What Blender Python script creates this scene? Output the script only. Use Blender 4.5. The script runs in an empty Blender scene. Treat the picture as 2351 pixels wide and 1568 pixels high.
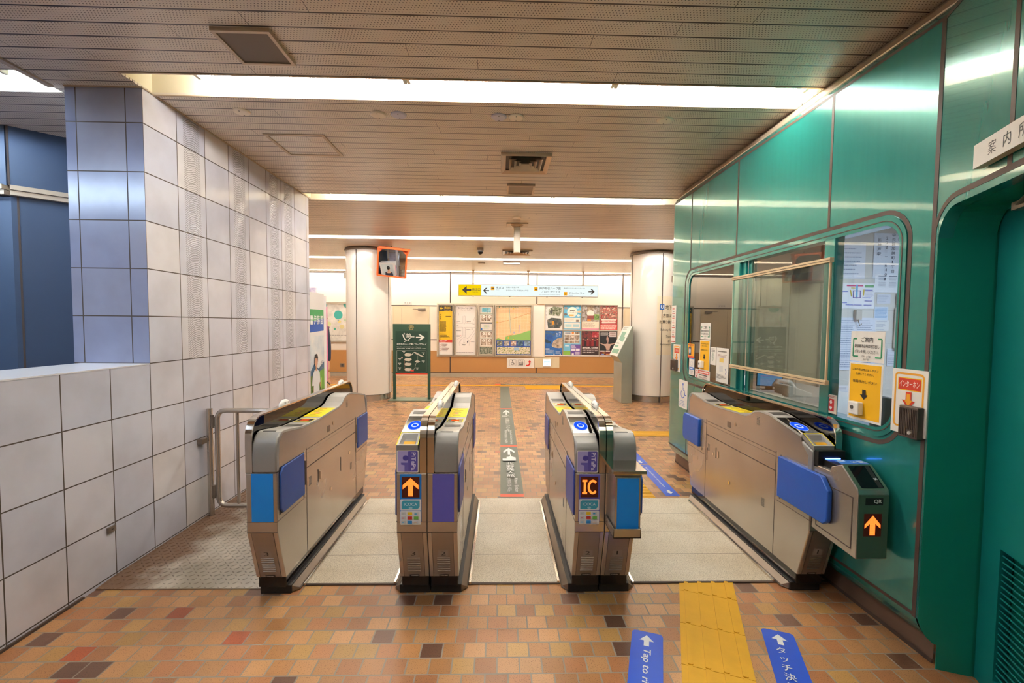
import bpy, bmesh, math, random
from mathutils import Vector, Matrix
from mathutils.geometry import tessellate_polygon
PI = math.pi
scene = bpy.context.scene
COL = scene.collection
# ------------------------------------------------------------------ camera
W_, H_ = 2351.0, 1568.0
F_, CX, CY, EYE = 1052.0, 1175.5, 796.5, 1.49
YAW, PIT, ROL = -.026, .0485, .0087
def _rows():
    cy, sy = math.cos(YAW), math.sin(YAW); cp, sp = math.cos(PIT), math.sin(PIT); cr, sr = math.cos(ROL), math.sin(ROL)
    B = Matrix(((1, 0, 0), (0, 0, -1), (0, 1, 0)))
    Ry = Matrix(((cy, 0, sy), (0, 1, 0), (-sy, 0, cy)))
    Rp = Matrix(((1, 0, 0), (0, cp, -sp), (0, sp, cp)))
    Rr = Matrix(((cr, -sr, 0), (sr, cr, 0), (0, 0, 1)))
    return Rr @ Rp @ Ry @ B
RW = _rows()
cam_d = bpy.data.cameras.new('camera'); cam = bpy.data.objects.new('camera', cam_d); COL.objects.link(cam)
cam_d.sensor_width = 36.0; cam_d.sensor_fit = 'HORIZONTAL'; cam_d.lens = F_ / W_ * 36.0
cam_d.shift_x = 0.0; cam_d.shift_y = (CY - H_ / 2) / W_; cam_d.clip_start = .05; cam_d.clip_end = 100
r_, d_, f_ = RW[0], RW[1], RW[2]
cam.matrix_world = Matrix(((r_[0], -d_[0], -f_[0], 0), (r_[1], -d_[1], -f_[1], 0), (r_[2], -d_[2], -f_[2], EYE), (0, 0, 0, 1)))
scene.camera = cam
def at(px, py, ax, val):
    "point of the place seen at a spot of the photo, on the plane axis=val"
    r = RW.transposed() @ Vector(((px - CX) / F_, (py - CY) / F_, 1.0)); c = Vector((0, 0, EYE))
    return c + r * ((val - c[ax]) / r[ax])
# ------------------------------------------------------------------ world, exposure
w = bpy.data.worlds.new('world'); scene.world = w; w.use_nodes = True
w.node_tree.nodes['Background'].inputs[0].default_value = (.9, .95, 1, 1)
w.node_tree.nodes['Background'].inputs[1].default_value = .0
vs = scene.view_settings
vs.view_transform = 'Standard'; vs.look = 'None'; vs.exposure = 1.58; vs.gamma = 1.0; vs.use_curve_mapping = False
cy_ = scene.cycles
cy_.max_bounces = 8; cy_.diffuse_bounces = 4; cy_.glossy_bounces = 4; cy_.transmission_bounces = 4; cy_.transparent_max_bounces = 10
cy_.caustics_reflective = False; cy_.caustics_refractive = False; cy_.sample_clamp_indirect = 6.0
cy_.use_denoising = True; cy_.use_adaptive_sampling = True; cy_.adaptive_threshold = .02
TUBE_WARM = (1.0, .94, .89); TUBE_NEAR = (1.0, .97, .94); TUBE_COOL = (.58, .75, 1.0)
TUBE_E = 34.0
CEIL = 2.94
# ------------------------------------------------------------------ materials
def lin(h):
    if isinstance(h, (tuple, list)): return tuple(h[:3]) + (1,)
    h = h.lstrip('#'); c = [int(h[i:i + 2], 16) / 255 for i in (0, 2, 4)]
    return tuple(x / 12.92 if x <= .04045 else ((x + .055) / 1.055) ** 2.4 for x in c) + (1,)
_M = {}
def mat(name, color, rough=.5, metal=0.0, noise=0.0, nscale=8.0, emit=None, es=0.0, bump=0.0, bscale=60.0, spec=.5, coat=0.0):
    if name in _M: return _M[name]
    m = bpy.data.materials.new(name); m.use_nodes = True; nt = m.node_tree; b = nt.nodes['Principled BSDF']
    b.inputs['Base Color'].default_value = lin(color); b.inputs['Roughness'].default_value = rough; b.inputs['Metallic'].default_value = metal
    b.inputs['Specular IOR Level'].default_value = spec; b.inputs['Coat Weight'].default_value = coat
    tc = nt.nodes.new('ShaderNodeTexCoord')
    if noise:
        n = nt.nodes.new('ShaderNodeTexNoise'); n.inputs['Scale'].default_value = nscale; n.inputs['Detail'].default_value = 5
        nt.links.new(tc.outputs['Object'], n.inputs['Vector'])
        mx = nt.nodes.new('ShaderNodeMix'); mx.data_type = 'RGBA'; c = lin(color)
        mx.inputs[6].default_value = tuple(max(0, x * (1 - noise)) for x in c[:3]) + (1,); mx.inputs[7].default_value = tuple(min(1, x * (1 + noise)) for x in c[:3]) + (1,)
        nt.links.new(n.outputs['Fac'], mx.inputs[0]); nt.links.new(mx.outputs[2], b.inputs['Base Color'])
    if bump:
        n = nt.nodes.new('ShaderNodeTexNoise'); n.inputs['Scale'].default_value = bscale
        nt.links.new(tc.outputs['Object'], n.inputs['Vector'])
        bp = nt.nodes.new('ShaderNodeBump'); bp.inputs['Strength'].default_value = bump; bp.inputs['Distance'].default_value = .002
        nt.links.new(n.outputs['Fac'], bp.inputs['Height']); nt.links.new(bp.outputs['Normal'], b.inputs['Normal'])
    if emit is not None:
        b.inputs['Emission Color'].default_value = lin(emit); b.inputs['Emission Strength'].default_value = es
    _M[name] = m
    return m
def flat(h, rough=.55): return mat('print_' + h.lstrip('#') + ('' if rough == .55 else str(rough)), h, rough)
def photo(name, cols, scale=12.0, rough=.45):
    "a printed picture: blotches of the given colours"
    if name in _M: return _M[name]
    m = bpy.data.materials.new(name); m.use_nodes = True; nt = m.node_tree; b = nt.nodes['Principled BSDF']; b.inputs['Roughness'].default_value = rough
    tc = nt.nodes.new('ShaderNodeTexCoord'); n = nt.nodes.new('ShaderNodeTexNoise'); n.inputs['Scale'].default_value = scale; n.inputs['Detail'].default_value = 6
    n.inputs['Roughness'].default_value = .65
    cr = nt.nodes.new('ShaderNodeValToRGB'); nt.links.new(tc.outputs['Object'], n.inputs['Vector']); nt.links.new(n.outputs['Fac'], cr.inputs[0]); nt.links.new(cr.outputs[0], b.inputs['Base Color'])
    e = cr.color_ramp.elements
    while len(e) < len(cols): e.new(.5)
    for i, c in enumerate(cols):
        e[i].position = .34 + .32 * i / (len(cols) - 1); e[i].color = lin(c)
    _M[name] = m
    return m
def emat(name, color, s):
    if name in _M: return _M[name]
    m = bpy.data.materials.new(name); m.use_nodes = True; nt = m.node_tree; nt.nodes.clear()
    e = nt.nodes.new('ShaderNodeEmission'); e.inputs[0].default_value = lin(color); e.inputs[1].default_value = s
    o = nt.nodes.new('ShaderNodeOutputMaterial'); nt.links.new(e.outputs[0], o.inputs[0]); _M[name] = m
    return m
def glassmat(name, tint, ior=1.45, rough=.0, refl=1.0, haze=0.0, hz='#ffffff'):
    if name in _M: return _M[name]
    m = bpy.data.materials.new(name); m.use_nodes = True; nt = m.node_tree; nt.nodes.clear()
    t = nt.nodes.new('ShaderNodeBsdfTransparent'); t.inputs[0].default_value = lin(tint)
    g = nt.nodes.new('ShaderNodeBsdfGlossy'); g.inputs['Roughness'].default_value = rough; g.inputs[0].default_value = (refl, refl, refl, 1)
    lw = nt.nodes.new('ShaderNodeLayerWeight'); lw.inputs[0].default_value = .5; r0 = ((ior - 1) / (ior + 1)) ** 2
    pw = nt.nodes.new('ShaderNodeMath'); pw.operation = 'POWER'; nt.links.new(lw.outputs['Facing'], pw.inputs[0]); pw.inputs[1].default_value = 5
    fr = nt.nodes.new('ShaderNodeMath'); fr.operation = 'MULTIPLY_ADD'; nt.links.new(pw.outputs[0], fr.inputs[0]); fr.inputs[1].default_value = 1 - r0; fr.inputs[2].default_value = r0
    mx = nt.nodes.new('ShaderNodeMixShader'); o = nt.nodes.new('ShaderNodeOutputMaterial')
    src = t.outputs[0]
    if haze:
        df = nt.nodes.new('ShaderNodeBsdfDiffuse'); df.inputs[0].default_value = lin(hz); m2 = nt.nodes.new('ShaderNodeMixShader'); m2.inputs[0].default_value = haze
        nt.links.new(t.outputs[0], m2.inputs[1]); nt.links.new(df.outputs[0], m2.inputs[2]); src = m2.outputs[0]
    nt.links.new(fr.outputs[0], mx.inputs[0]); nt.links.new(src, mx.inputs[1]); nt.links.new(g.outputs[0], mx.inputs[2]); nt.links.new(mx.outputs[0], o.inputs[0])
    _M[name] = m
    return m
class NT:
    "tiny helper to write node maths"
    def __init__(s, name, rough=.5, metal=0.0, spec=.5):
        s.m = bpy.data.materials.new(name); s.m.use_nodes = True; s.nt = s.m.node_tree; s.b = s.nt.nodes['Principled BSDF']
        s.b.inputs['Roughness'].default_value = rough; s.b.inputs['Metallic'].default_value = metal; s.b.inputs['Specular IOR Level'].default_value = spec
        tc = s.nt.nodes.new('ShaderNodeTexCoord'); sp = s.nt.nodes.new('ShaderNodeSeparateXYZ'); s.nt.links.new(tc.outputs['Object'], sp.inputs[0])
        s.P = tc.outputs['Object']; s.x, s.y, s.z = sp.outputs; _M[name] = s.m
    def v(s, sock, val):
        if isinstance(val, (int, float)): sock.default_value = val
        elif isinstance(val, (tuple, list)): sock.default_value = tuple(val) + (1,) * (len(sock.default_value) - len(val))
        else: s.nt.links.new(val, sock)
    def op(s, o, a, b=0.0, c=None):
        n = s.nt.nodes.new('ShaderNodeMath'); n.operation = o; s.v(n.inputs[0], a); s.v(n.inputs[1], b)
        if c is not None: s.v(n.inputs[2], c)
        return n.outputs[0]
    def vec(s, a, b, c=0.0):
        n = s.nt.nodes.new('ShaderNodeCombineXYZ'); s.v(n.inputs[0], a); s.v(n.inputs[1], b); s.v(n.inputs[2], c); return n.outputs[0]
    def white(s, vec):
        n = s.nt.nodes.new('ShaderNodeTexWhiteNoise'); n.noise_dimensions = '3D'; s.v(n.inputs['Vector'], vec); return n.outputs['Value'], n.outputs['Color']
    def noise(s, scale, detail=3, vec=None, rough=.5):
        n = s.nt.nodes.new('ShaderNodeTexNoise'); s.v(n.inputs['Vector'], vec or s.P); n.inputs['Scale'].default_value = scale; n.inputs['Detail'].default_value = detail; n.inputs['Roughness'].default_value = rough; return n.outputs['Fac']
    def ramp(s, fac, stops, const=False):
        n = s.nt.nodes.new('ShaderNodeValToRGB'); s.v(n.inputs[0], fac); e = n.color_ramp.elements
        if const: n.color_ramp.interpolation = 'CONSTANT'
        while len(e) < len(stops): e.new(.5)
        for i, (p, c) in enumerate(stops): e[i].position = p; e[i].color = lin(c)
        return n.outputs[0]
    def mix(s, fac, a, b):
        n = s.nt.nodes.new('ShaderNodeMix'); n.data_type = 'RGBA'; s.v(n.inputs[0], fac)
        for i, q in ((6, a), (7, b)):
            if isinstance(q, str): q = lin(q)
            s.v(n.inputs[i], q)
        return n.outputs[2]
    def mul(s, a, b):
        n = s.nt.nodes.new('ShaderNodeMix'); n.data_type = 'RGBA'; n.blend_type = 'MULTIPLY'; n.inputs[0].default_value = 1
        s.v(n.inputs[6], a); s.v(n.inputs[7], b); return n.outputs[2]
    def color(s, c): s.v(s.b.inputs['Base Color'], c)
    def bump(s, h, strength=.5, dist=.002):
        n = s.nt.nodes.new('ShaderNodeBump'); n.inputs['Strength'].default_value = strength; n.inputs['Distance'].default_value = dist; s.v(n.inputs['Height'], h); s.nt.links.new(n.outputs[0], s.b.inputs['Normal'])
    def edge(s, t, wdt):
        "1 inside wdt of either end of the 0..1 cell coordinate t"
        a = s.op('LESS_THAN', t, wdt); b = s.op('GREATER_THAN', t, 1 - wdt); return s.op('MAXIMUM', a, b)
# brick paving
q = NT('brick_paving', .42)
ry = q.op('DIVIDE', q.op('SUBTRACT', q.y, 2.467 - .0965 * 100), .0965); row = q.op('FLOOR', ry); fy = q.op('SUBTRACT', ry, row)
cx = q.op('ADD', q.op('DIVIDE', q.x, .0985), q.op('ADD', q.op('MULTIPLY', q.op('MODULO', row, 2.0), .5), q.op('MULTIPLY', q.white(q.vec(row, 3.0))[0], .12)))
cx = q.op('ADD', cx, 200.0); colu = q.op('FLOOR', cx); fx = q.op('SUBTRACT', cx, colu)
r1 = q.white(q.vec(colu, row))[0]; r2 = q.white(q.vec(colu, row, 5.0))[0]
base = q.ramp(r1, [(0, '#775442'), (.085, '#b25c38'), (.105, '#b97f54'), (.33, '#c18a58'), (.55, '#c99462'), (.76, '#d09c6a'), (.90, '#c99c5e')], True)
base = q.mul(base, q.ramp(r2, [(0, '#dcdcdc'), (1, '#ffffff')]))
base = q.mul(base, q.ramp(q.noise(260, 2), [(.3, '#8a8078'), (.42, '#ffffff')]))
base = q.mul(base, q.ramp(q.noise(1.3, 3), [(.3, '#d8d2cc'), (.6, '#ffffff')]))
mort = q.op('MAXIMUM', q.edge(fx, .034), q.edge(fy, .034))
q.color(q.mix(mort, base, '#8c8275'))
q.v(q.b.inputs['Roughness'], q.op('ADD', .30, q.op('MULTIPLY', mort, .4)))
q.bump(q.op('ADD', q.op('MULTIPLY', mort, -1.0), q.op('MULTIPLY', q.noise(160, 2), .25)), .35, .002)
# granite
q = NT('granite', .45)
g1 = q.ramp(q.noise(190, 3, rough=.7), [(.36, '#a39683'), (.47, '#dacdb6'), (.62, '#efe6d4')])
g1 = q.mul(g1, q.ramp(q.noise(2.0, 3), [(.3, '#e4ddd2'), (.6, '#ffffff')]))
fx = q.op('FRACT', q.op('DIVIDE', q.op('ADD', q.x, 10.0), .6)); fy = q.op('FRACT', q.op('DIVIDE', q.op('SUBTRACT', q.y, 2.575 - 3.2), .32))
q.color(q.mix(q.edge(fy, .006), g1, '#6d6252'))
# ceiling slats with punched holes
q = NT('ceiling_slats', .34, .0, .6)
sy = q.op('DIVIDE', q.op('SUBTRACT', q.y, 2.235 - 11.112), .11112); row = q.op('FLOOR', sy); fy = q.op('SUBTRACT', sy, row)
groove = q.op('LESS_THAN', fy, .085)
k = .0158
hx = q.op('DIVIDE', q.x, k); hy = q.op('DIVIDE', q.y, k)
st = q.op('MULTIPLY', q.op('MODULO', q.op('ADD', q.op('FLOOR', hy), 2000.0), 2.0), .5)
ax = q.op('SUBTRACT', q.op('FRACT', q.op('ADD', q.op('ADD', hx, st), 500.0)), .5); ay = q.op('SUBTRACT', q.op('FRACT', q.op('ADD', hy, 500.0)), .5)
dd = q.op('SQRT', q.op('ADD', q.op('MULTIPLY', ax, ax), q.op('MULTIPLY', ay, ay)))
hole = q.op('MULTIPLY', q.op('LESS_THAN', dd, .175), q.op('MULTIPLY', q.op('GREATER_THAN', fy, .12), q.op('LESS_THAN', fy, .94)))
jn = q.op('LESS_THAN', q.op('FRACT', q.op('ADD', q.op('DIVIDE', q.x, 2.1), q.op('MULTIPLY', q.white(q.vec(row, 1.0))[0], 1.0))), .0012)
tone = q.ramp(q.white(q.vec(row, 9.0))[0], [(0, '#e8dfd2'), (1, '#ede5d9')])
tone = q.mul(tone, q.ramp(q.noise(.8, 3), [(.3, '#e6e2dc'), (.65, '#ffffff')]))
c = q.mix(hole, tone, '#4a3c30'); c = q.mix(q.op('MAXIMUM', groove, jn), c, '#2e251d')
q.color(c); q.bump(q.op('MULTIPLY', q.op('MAXIMUM', groove, hole), -1.0), .4, .003)
# wall tiles
def tilemat(name, axis, uv0, wave=False, z0=1.2237, shade_tint=False):
    q = NT(name, .24, 0, .55)
    u = q.y if axis == 'y' else q.x
    tu = q.op('DIVIDE', q.op('SUBTRACT', u, uv0 - 30.0), .3); cu = q.op('FLOOR', tu); fu = q.op('SUBTRACT', tu, cu)
    tz = q.op('DIVIDE', q.op('SUBTRACT', q.z, z0 - 3.0), .3); cz = q.op('FLOOR', tz); fz = q.op('SUBTRACT', tz, cz)
    r = q.white(q.vec(cu, cz))[0]
    c = q.ramp(r, [(0, '#c6c8d6'), (.4, '#cfcfda'), (.7, '#d4d2da'), (1, '#dad6d6')])
    c = q.mul(c, q.ramp(q.noise(3, 4), [(.3, '#ebe9e8'), (.6, '#ffffff')]))
    if shade_tint: c = q.mul(c, q.ramp(q.noise(1, 1), [(0, '#b8c0d8'), (1, '#bec6dc')]))  # cool, dim light on the pier front multiplied into the tile colour
    gr = q.op('MAXIMUM', q.edge(fu, .011), q.edge(fz, .011))
    h = q.op('MULTIPLY', gr, -1.0)
    rg = .22
    if wave:
        cc = q.op('SUBTRACT', cu, 100.0)
        on = q.op('MAXIMUM', q.op('COMPARE', cc, 1.0, .1), q.op('MAXIMUM', q.op('COMPARE', cc, 3.0, .1), q.op('MAXIMUM', q.op('COMPARE', cc, 5.0, .1), q.op('COMPARE', cc, 6.0, .1))))
        band = q.op('MULTIPLY', q.op('GREATER_THAN', fu, .22), q.op('LESS_THAN', fu, .80))
        up = q.op('GREATER_THAN', q.z, q.op('ADD', 1.222, q.op('MULTIPLY', q.op('COMPARE', cc, 5.0, .1), -.3)))
        on = q.op('MULTIPLY', q.op('MULTIPLY', on, band), q.op('MULTIPLY', up, q.op('LESS_THAN', gr, .5)))
        fc = q.op('SUBTRACT', fu, .58); sag = q.op('ADD', q.op('MULTIPLY', q.op('MULTIPLY', fc, fc), .42), q.op('MULTIPLY', q.noise(16, 2), .03))
        wv = q.op('SINE', q.op('MULTIPLY', q.op('ADD', q.z, sag), 430.0))
        ridge = q.op('MULTIPLY', q.op('GREATER_THAN', wv, .25), on)
        c = q.mix(q.op('MULTIPLY', ridge, .55), c, '#6d6862'); h = q.op('ADD', h, q.op('MULTIPLY', q.op('MULTIPLY', wv, on), .55))
    c = q.mix(gr, c, '#44382e'); q.color(c); q.bump(q.op('ADD', h, q.op('MULTIPLY', q.noise(5, 2), .5)), .35, .003)
    q.v(q.b.inputs['Roughness'], q.op('ADD', .2, q.op('MULTIPLY', gr, .5)))
    return q.m
# brushed steels and paint
def steel(name, col, rough, streak='z', amt=.12, metal=.8):
    q = NT(name, rough, metal)
    sc = {'z': (400, 400, 3), 'y': (300, 3, 300), 'x': (3, 300, 300)}[streak]
    mp = q.nt.nodes.new('ShaderNodeMapping'); mp.inputs['Scale'].default_value = sc; q.nt.links.new(q.P, mp.inputs[0])
    n = q.noise(1.0, 3, mp.outputs[0]); n2 = q.noise(2.5, 3)
    c = lin(col); c1 = tuple(x * (1 - amt) for x in c[:3]) + (1,)
    q.color(q.mul(q.mix(n, c1, c), q.ramp(n2, [(.3, '#eeeae6'), (.65, '#ffffff')])))
    q.v(q.b.inputs['Roughness'], q.op('ADD', rough - .015, q.op('MULTIPLY', n2, .03)))
    return q.m
STEEL = steel('brushed_steel', '#c6bfb6', .26, 'y', .04); STEELV = steel('brushed_steel_upright', '#c4bdb4', .27, 'z', .05)
STEELP = steel('polished_steel', '#ddd5c8', .14, 'y', .05, 1.0); STEELD = steel('dull_steel', '#8e8378', .38, 'z')
MIRR = steel('mirror_steel_side', '#a9a097', .10, 'y', .04)
q = NT('green_panel_paint', .27, .32, .6)
mp = q.nt.nodes.new('ShaderNodeMapping'); mp.inputs['Scale'].default_value = (12, 12, .8); q.nt.links.new(q.P, mp.inputs[0])
nn = q.noise(3.0, 4, mp.outputs[0])
q.b.inputs['Coat Weight'].default_value = .6; q.b.inputs['Coat Roughness'].default_value = .05; q.color(q.mix(nn, '#1f7d75', '#27867e')); q.v(q.b.inputs['Roughness'], q.op('ADD', .235, q.op('MULTIPLY', nn, .03)))
GREEN = q.m
GREEND = mat('green_jamb_paint', '#0d8672', .4, .3, .08, 6)
GROOVE = mat('dark_joint', '#4a3a31', .6, 0, .15, 30)
BLACK = mat('black_plastic', '#151413', .45, 0, .1, 20); BLACKG = mat('black_gloss', '#0b0b0e', .08, 0, .05, 20)
GREYP = mat('grey_plastic', '#8c8986', .42, .15, .05, 90, bump=.05); GREYL = mat('light_grey_plastic', '#b3aea6', .4, .2, .04, 60)
GREYD = mat('dark_grey_plastic', '#4b4743', .45, 0, .1, 40)
WHITE = mat('white_plastic', '#e9e4da', .4, 0, .03, 20); CREAM = mat('cream_paint', '#efe4cc', .5, 0, .03, 6)
TRIMB = mat('beige_metal_trim', '#c4b199', .3, .4, .05, 5)
BLUEW = mat('bright_blue_padded_vinyl', '#1c52ac', .38, 0, .05, 25, bump=.2, bscale=300); BLUEP = mat('blue_padded_vinyl', '#1d4690', .42, 0, .05, 25, bump=.2, bscale=300); PURPLEP = mat('violet_blue_vinyl', '#3a4490', .42, 0, .05, 25, bump=.2, bscale=300)
BLUEF = mat('bright_blue_sheet', '#0a86e4', .5, 0, .02, 30); VIOLET = mat('violet_sheet', '#5f5bb8', .5, 0, .04, 60)
SMOKE = glassmat('smoked_acrylic', '#2c231c', 1.6, .02, .9)
YELLOW = mat('yellow_print', '#f2dc14', .5, 0, .04, 20)
CORK = mat('ochre_wall_panel', '#b4824a', .55, 0, .10, 240)
WALLC = mat('cream_wall_panel', '#f3e8d6', .33, 0, .02, 1.5)
TACT = mat('yellow_tactile_tile', '#dca522', .6, 0, .10, 12, bump=.15)
# ------------------------------------------------------------------ mesh builder
class B:
    def __init__(s): s.v = []; s.f = []; s.fm = []; s.ms = []; s.T = None
    def mi(s, m):
        if m not in s.ms: s.ms.append(m)
        return s.ms.index(m)
    def add(s, vs_, fs, m):
        o = len(s.v); s.v += [tuple(s.T(*p)) if s.T else tuple(p) for p in vs_]
        i = s.mi(m)
        for f in fs: s.f.append([o + k for k in f]); s.fm.append(i)
        return s
    def box(s, a, b, m):
        x0, y0, z0 = a; x1, y1, z1 = b
        return s.add([(x0, y0, z0), (x1, y0, z0), (x1, y1, z0), (x0, y1, z0), (x0, y0, z1), (x1, y0, z1), (x1, y1, z1), (x0, y1, z1)],
                     [(0, 3, 2, 1), (4, 5, 6, 7), (0, 1, 5, 4), (1, 2, 6, 5), (2, 3, 7, 6), (3, 0, 4, 7)], m)
    def prism(s, loops, fr, t, m, ms=None):
        "flat outline (first loop) with holes, swept from w=t[0] to w=t[1]; fr(u,v,w)->xyz"
        if not isinstance(loops[0][0], (tuple, list)): loops = [loops]
        tri = tessellate_polygon([[Vector((p[0], p[1], 0)) for p in L] for L in loops])
        pts = [p for L in loops for p in L]; n = len(pts)
        vv = [fr(p[0], p[1], t[0]) for p in pts] + [fr(p[0], p[1], t[1]) for p in pts]
        s.add(vv, [tuple(f) for f in tri] + [tuple(k + n for k in f)[::-1] for f in tri], m)
        base = len(s.v) - 2 * n; o = 0; i = s.mi(ms or m)
        for L in loops:
            for k in range(len(L)):
                a, b = o + k, o + (k + 1) % len(L); s.f.append([base + a, base + b, base + n + b, base + n + a]); s.fm.append(i)
            o += len(L)
        return s
    def sheet(s, loops, fr, w, m):
        if not isinstance(loops[0][0], (tuple, list)): loops = [loops]
        tri = tessellate_polygon([[Vector((p[0], p[1], 0)) for p in L] for L in loops]); pts = [p for L in loops for p in L]
        return s.add([fr(p[0], p[1], w) for p in pts], [tuple(f) for f in tri], m)
    def cyl(s, p0, p1, r, m, n=12, r1=None, caps=True):
        p0 = Vector(p0); p1 = Vector(p1); d = (p1 - p0).normalized(); r1 = r if r1 is None else r1
        a = d.orthogonal().normalized(); b = d.cross(a)
        vv = []
        for p, q in ((p0, r), (p1, r1)):
            for k in range(n): t = 2 * PI * k / n; vv.append(p + a * math.cos(t) * q + b * math.sin(t) * q)
        fs = [(k, (k + 1) % n, n + (k + 1) % n, n + k) for k in range(n)]
        if caps: fs += [tuple(range(n))[::-1], tuple(range(n, 2 * n))]
        return s.add(vv, fs, m)
    def tube(s, path, r, m, n=10):
        P = [Vector(p) for p in path]; vv = []; a = None
        for i, p in enumerate(P):
            d = ((P[min(i + 1, len(P) - 1)] - p).normalized() + (p - P[max(i - 1, 0)]).normalized()).normalized()
            a = (d.orthogonal() if a is None else a - d * a.dot(d)).normalized(); b = d.cross(a)
            vv += [p + (a * math.cos(2 * PI * k / n) + b * math.sin(2 * PI * k / n)) * r for k in range(n)]
        fs = [(i * n + k, i * n + (k + 1) % n, (i + 1) * n + (k + 1) % n, (i + 1) * n + k) for i in range(len(P) - 1) for k in range(n)]
        fs += [tuple(range(n))[::-1], tuple(range((len(P) - 1) * n, len(P) * n))]
        return s.add(vv, fs, m)
    def lathe(s, prof, c, m, n=32, a0=0.0, a1=2 * PI, axis='z'):
        full = abs(a1 - a0 - 2 * PI) < 1e-6; k_ = n if full else n + 1; vv = []
        for r, z in prof:
            for k in range(k_):
                t = a0 + (a1 - a0) * k / n; vv.append((c[0] + r * math.cos(t), c[1] + r * math.sin(t), c[2] + z))
        fs = [(j * k_ + k, j * k_ + (k + 1) % k_, (j + 1) * k_ + (k + 1) % k_, (j + 1) * k_ + k) for j in range(len(prof) - 1) for k in range(k_ if full else n)]
        return s.add(vv, fs, m)
    def ball(s, c, r, m, n=16, h=8, half=False):
        rx, ry, rz = r; vv = []; H0 = h
        for j in range(h + 1):
            t = (PI / 2 if half else PI) * j / h
            for k in range(n): a = 2 * PI * k / n; vv.append((c[0] + rx * math.sin(t) * math.cos(a), c[1] + ry * math.sin(t) * math.sin(a), c[2] + rz * math.cos(t)))
        return s.add(vv, [(j * n + k, j * n + (k + 1) % n, (j + 1) * n + (k + 1) % n, (j + 1) * n + k) for j in range(h) for k in range(n)], m)
    def build(s, name, parent=None, smooth=None, bevel=None, seg=2, merge=True):
        me = bpy.data.meshes.new(name); me.from_pydata(s.v, [], s.f)
        for m in s.ms: me.materials.append(m)
        for p, i in zip(me.polygons, s.fm): p.material_index = i
        bm = bmesh.new(); bm.from_mesh(me)
        if merge: bmesh.ops.remove_doubles(bm, verts=bm.verts, dist=1e-5)
        if merge: bmesh.ops.dissolve_degenerate(bm, edges=bm.edges, dist=1e-6)
        if merge: bmesh.ops.recalc_face_normals(bm, faces=bm.faces)
        bm.to_mesh(me); bm.free()
        o = bpy.data.objects.new(name, me); COL.objects.link(o)
        if parent is not None: o.parent = parent; o.matrix_parent_inverse = Matrix.Translation(-Vector(parent['_at'])) if '_at' in parent else Matrix()
        if bevel:
            md = o.modifiers.new('bevel', 'BEVEL'); md.width = bevel; md.segments = seg; md.limit_method = 'ANGLE'; md.angle_limit = math.radians(35)
        if smooth:
            for p in me.polygons: p.use_smooth = True
            me.set_sharp_from_angle(angle=math.radians(smooth))
        return o
def tag(o, label=None, cat=None, group=None, kind=None):
    if label: o['label'] = label
    if cat: o['category'] = cat
    if group: o['group'] = group
    if kind: o['kind'] = kind
    return o
def thing(name, label, cat, loc, group=None):
    o = bpy.data.objects.new(name, None); COL.objects.link(o); o.location = loc; o.empty_display_size = .1; o['_at'] = tuple(loc)
    return tag(o, label, cat, group)
def struct(o): o['kind'] = 'structure'; return o
def rrect(x0, y0, x1, y1, r, n=5, rs=None):
    rs = rs or (r, r, r, r); out = []
    for (cx_, cy2, a, q) in ((x1, y0, -PI / 2, rs[0]), (x1, y1, 0, rs[1]), (x0, y1, PI / 2, rs[2]), (x0, y0, PI, rs[3])):
        sx = -1 if cx_ == x1 else 1; sy_ = 1 if cy2 == y0 else -1
        for k in range(n + 1):
            t = a + PI / 2 * k / n; out.append((cx_ + sx * q + q * math.cos(t), cy2 + sy_ * q + q * math.sin(t)))
    return out
_TX = {}
def textmesh(body, bold=0.0, shear=0.0):
    cjk = any(ord(ch) > 0x2000 for ch in body); bb = bold if cjk else 0.0; bold = 0.0 if cjk else bold
    key = (body, bold, bb, shear)
    if key not in _TX:
        c = bpy.data.curves.new('lettering', 'FONT'); c.body = body; c.resolution_u = 2; c.offset = bold; c.shear = shear
        o = bpy.data.objects.new('lettering', c); COL.objects.link(o); bpy.context.view_layer.update()
        me = bpy.data.meshes.new_from_object(o.evaluated_get(bpy.context.evaluated_depsgraph_get()))
        vv = [(p.co.x, p.co.y) for p in me.vertices]; ff = [tuple(p.vertices) for p in me.polygons]
        if bb and vv:
            n_ = len(vv); ff = ff + [tuple(k + n_ * i for k in f) for i in (1, 2) for f in ff]; vv = vv + [(x + bb, y) for x, y in vv] + [(x, y - bb) for x, y in vv]
        bpy.data.objects.remove(o); bpy.data.curves.remove(c); bpy.data.meshes.remove(me)
        if not vv: vv = [(0, 0), (1, 0), (1, 1)]; ff = []
        xs = [a for a, b in vv]; ys = [b for a, b in vv]; _TX[key] = (vv, ff, min(xs), max(xs), min(ys), max(ys))
    return _TX[key]
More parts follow.
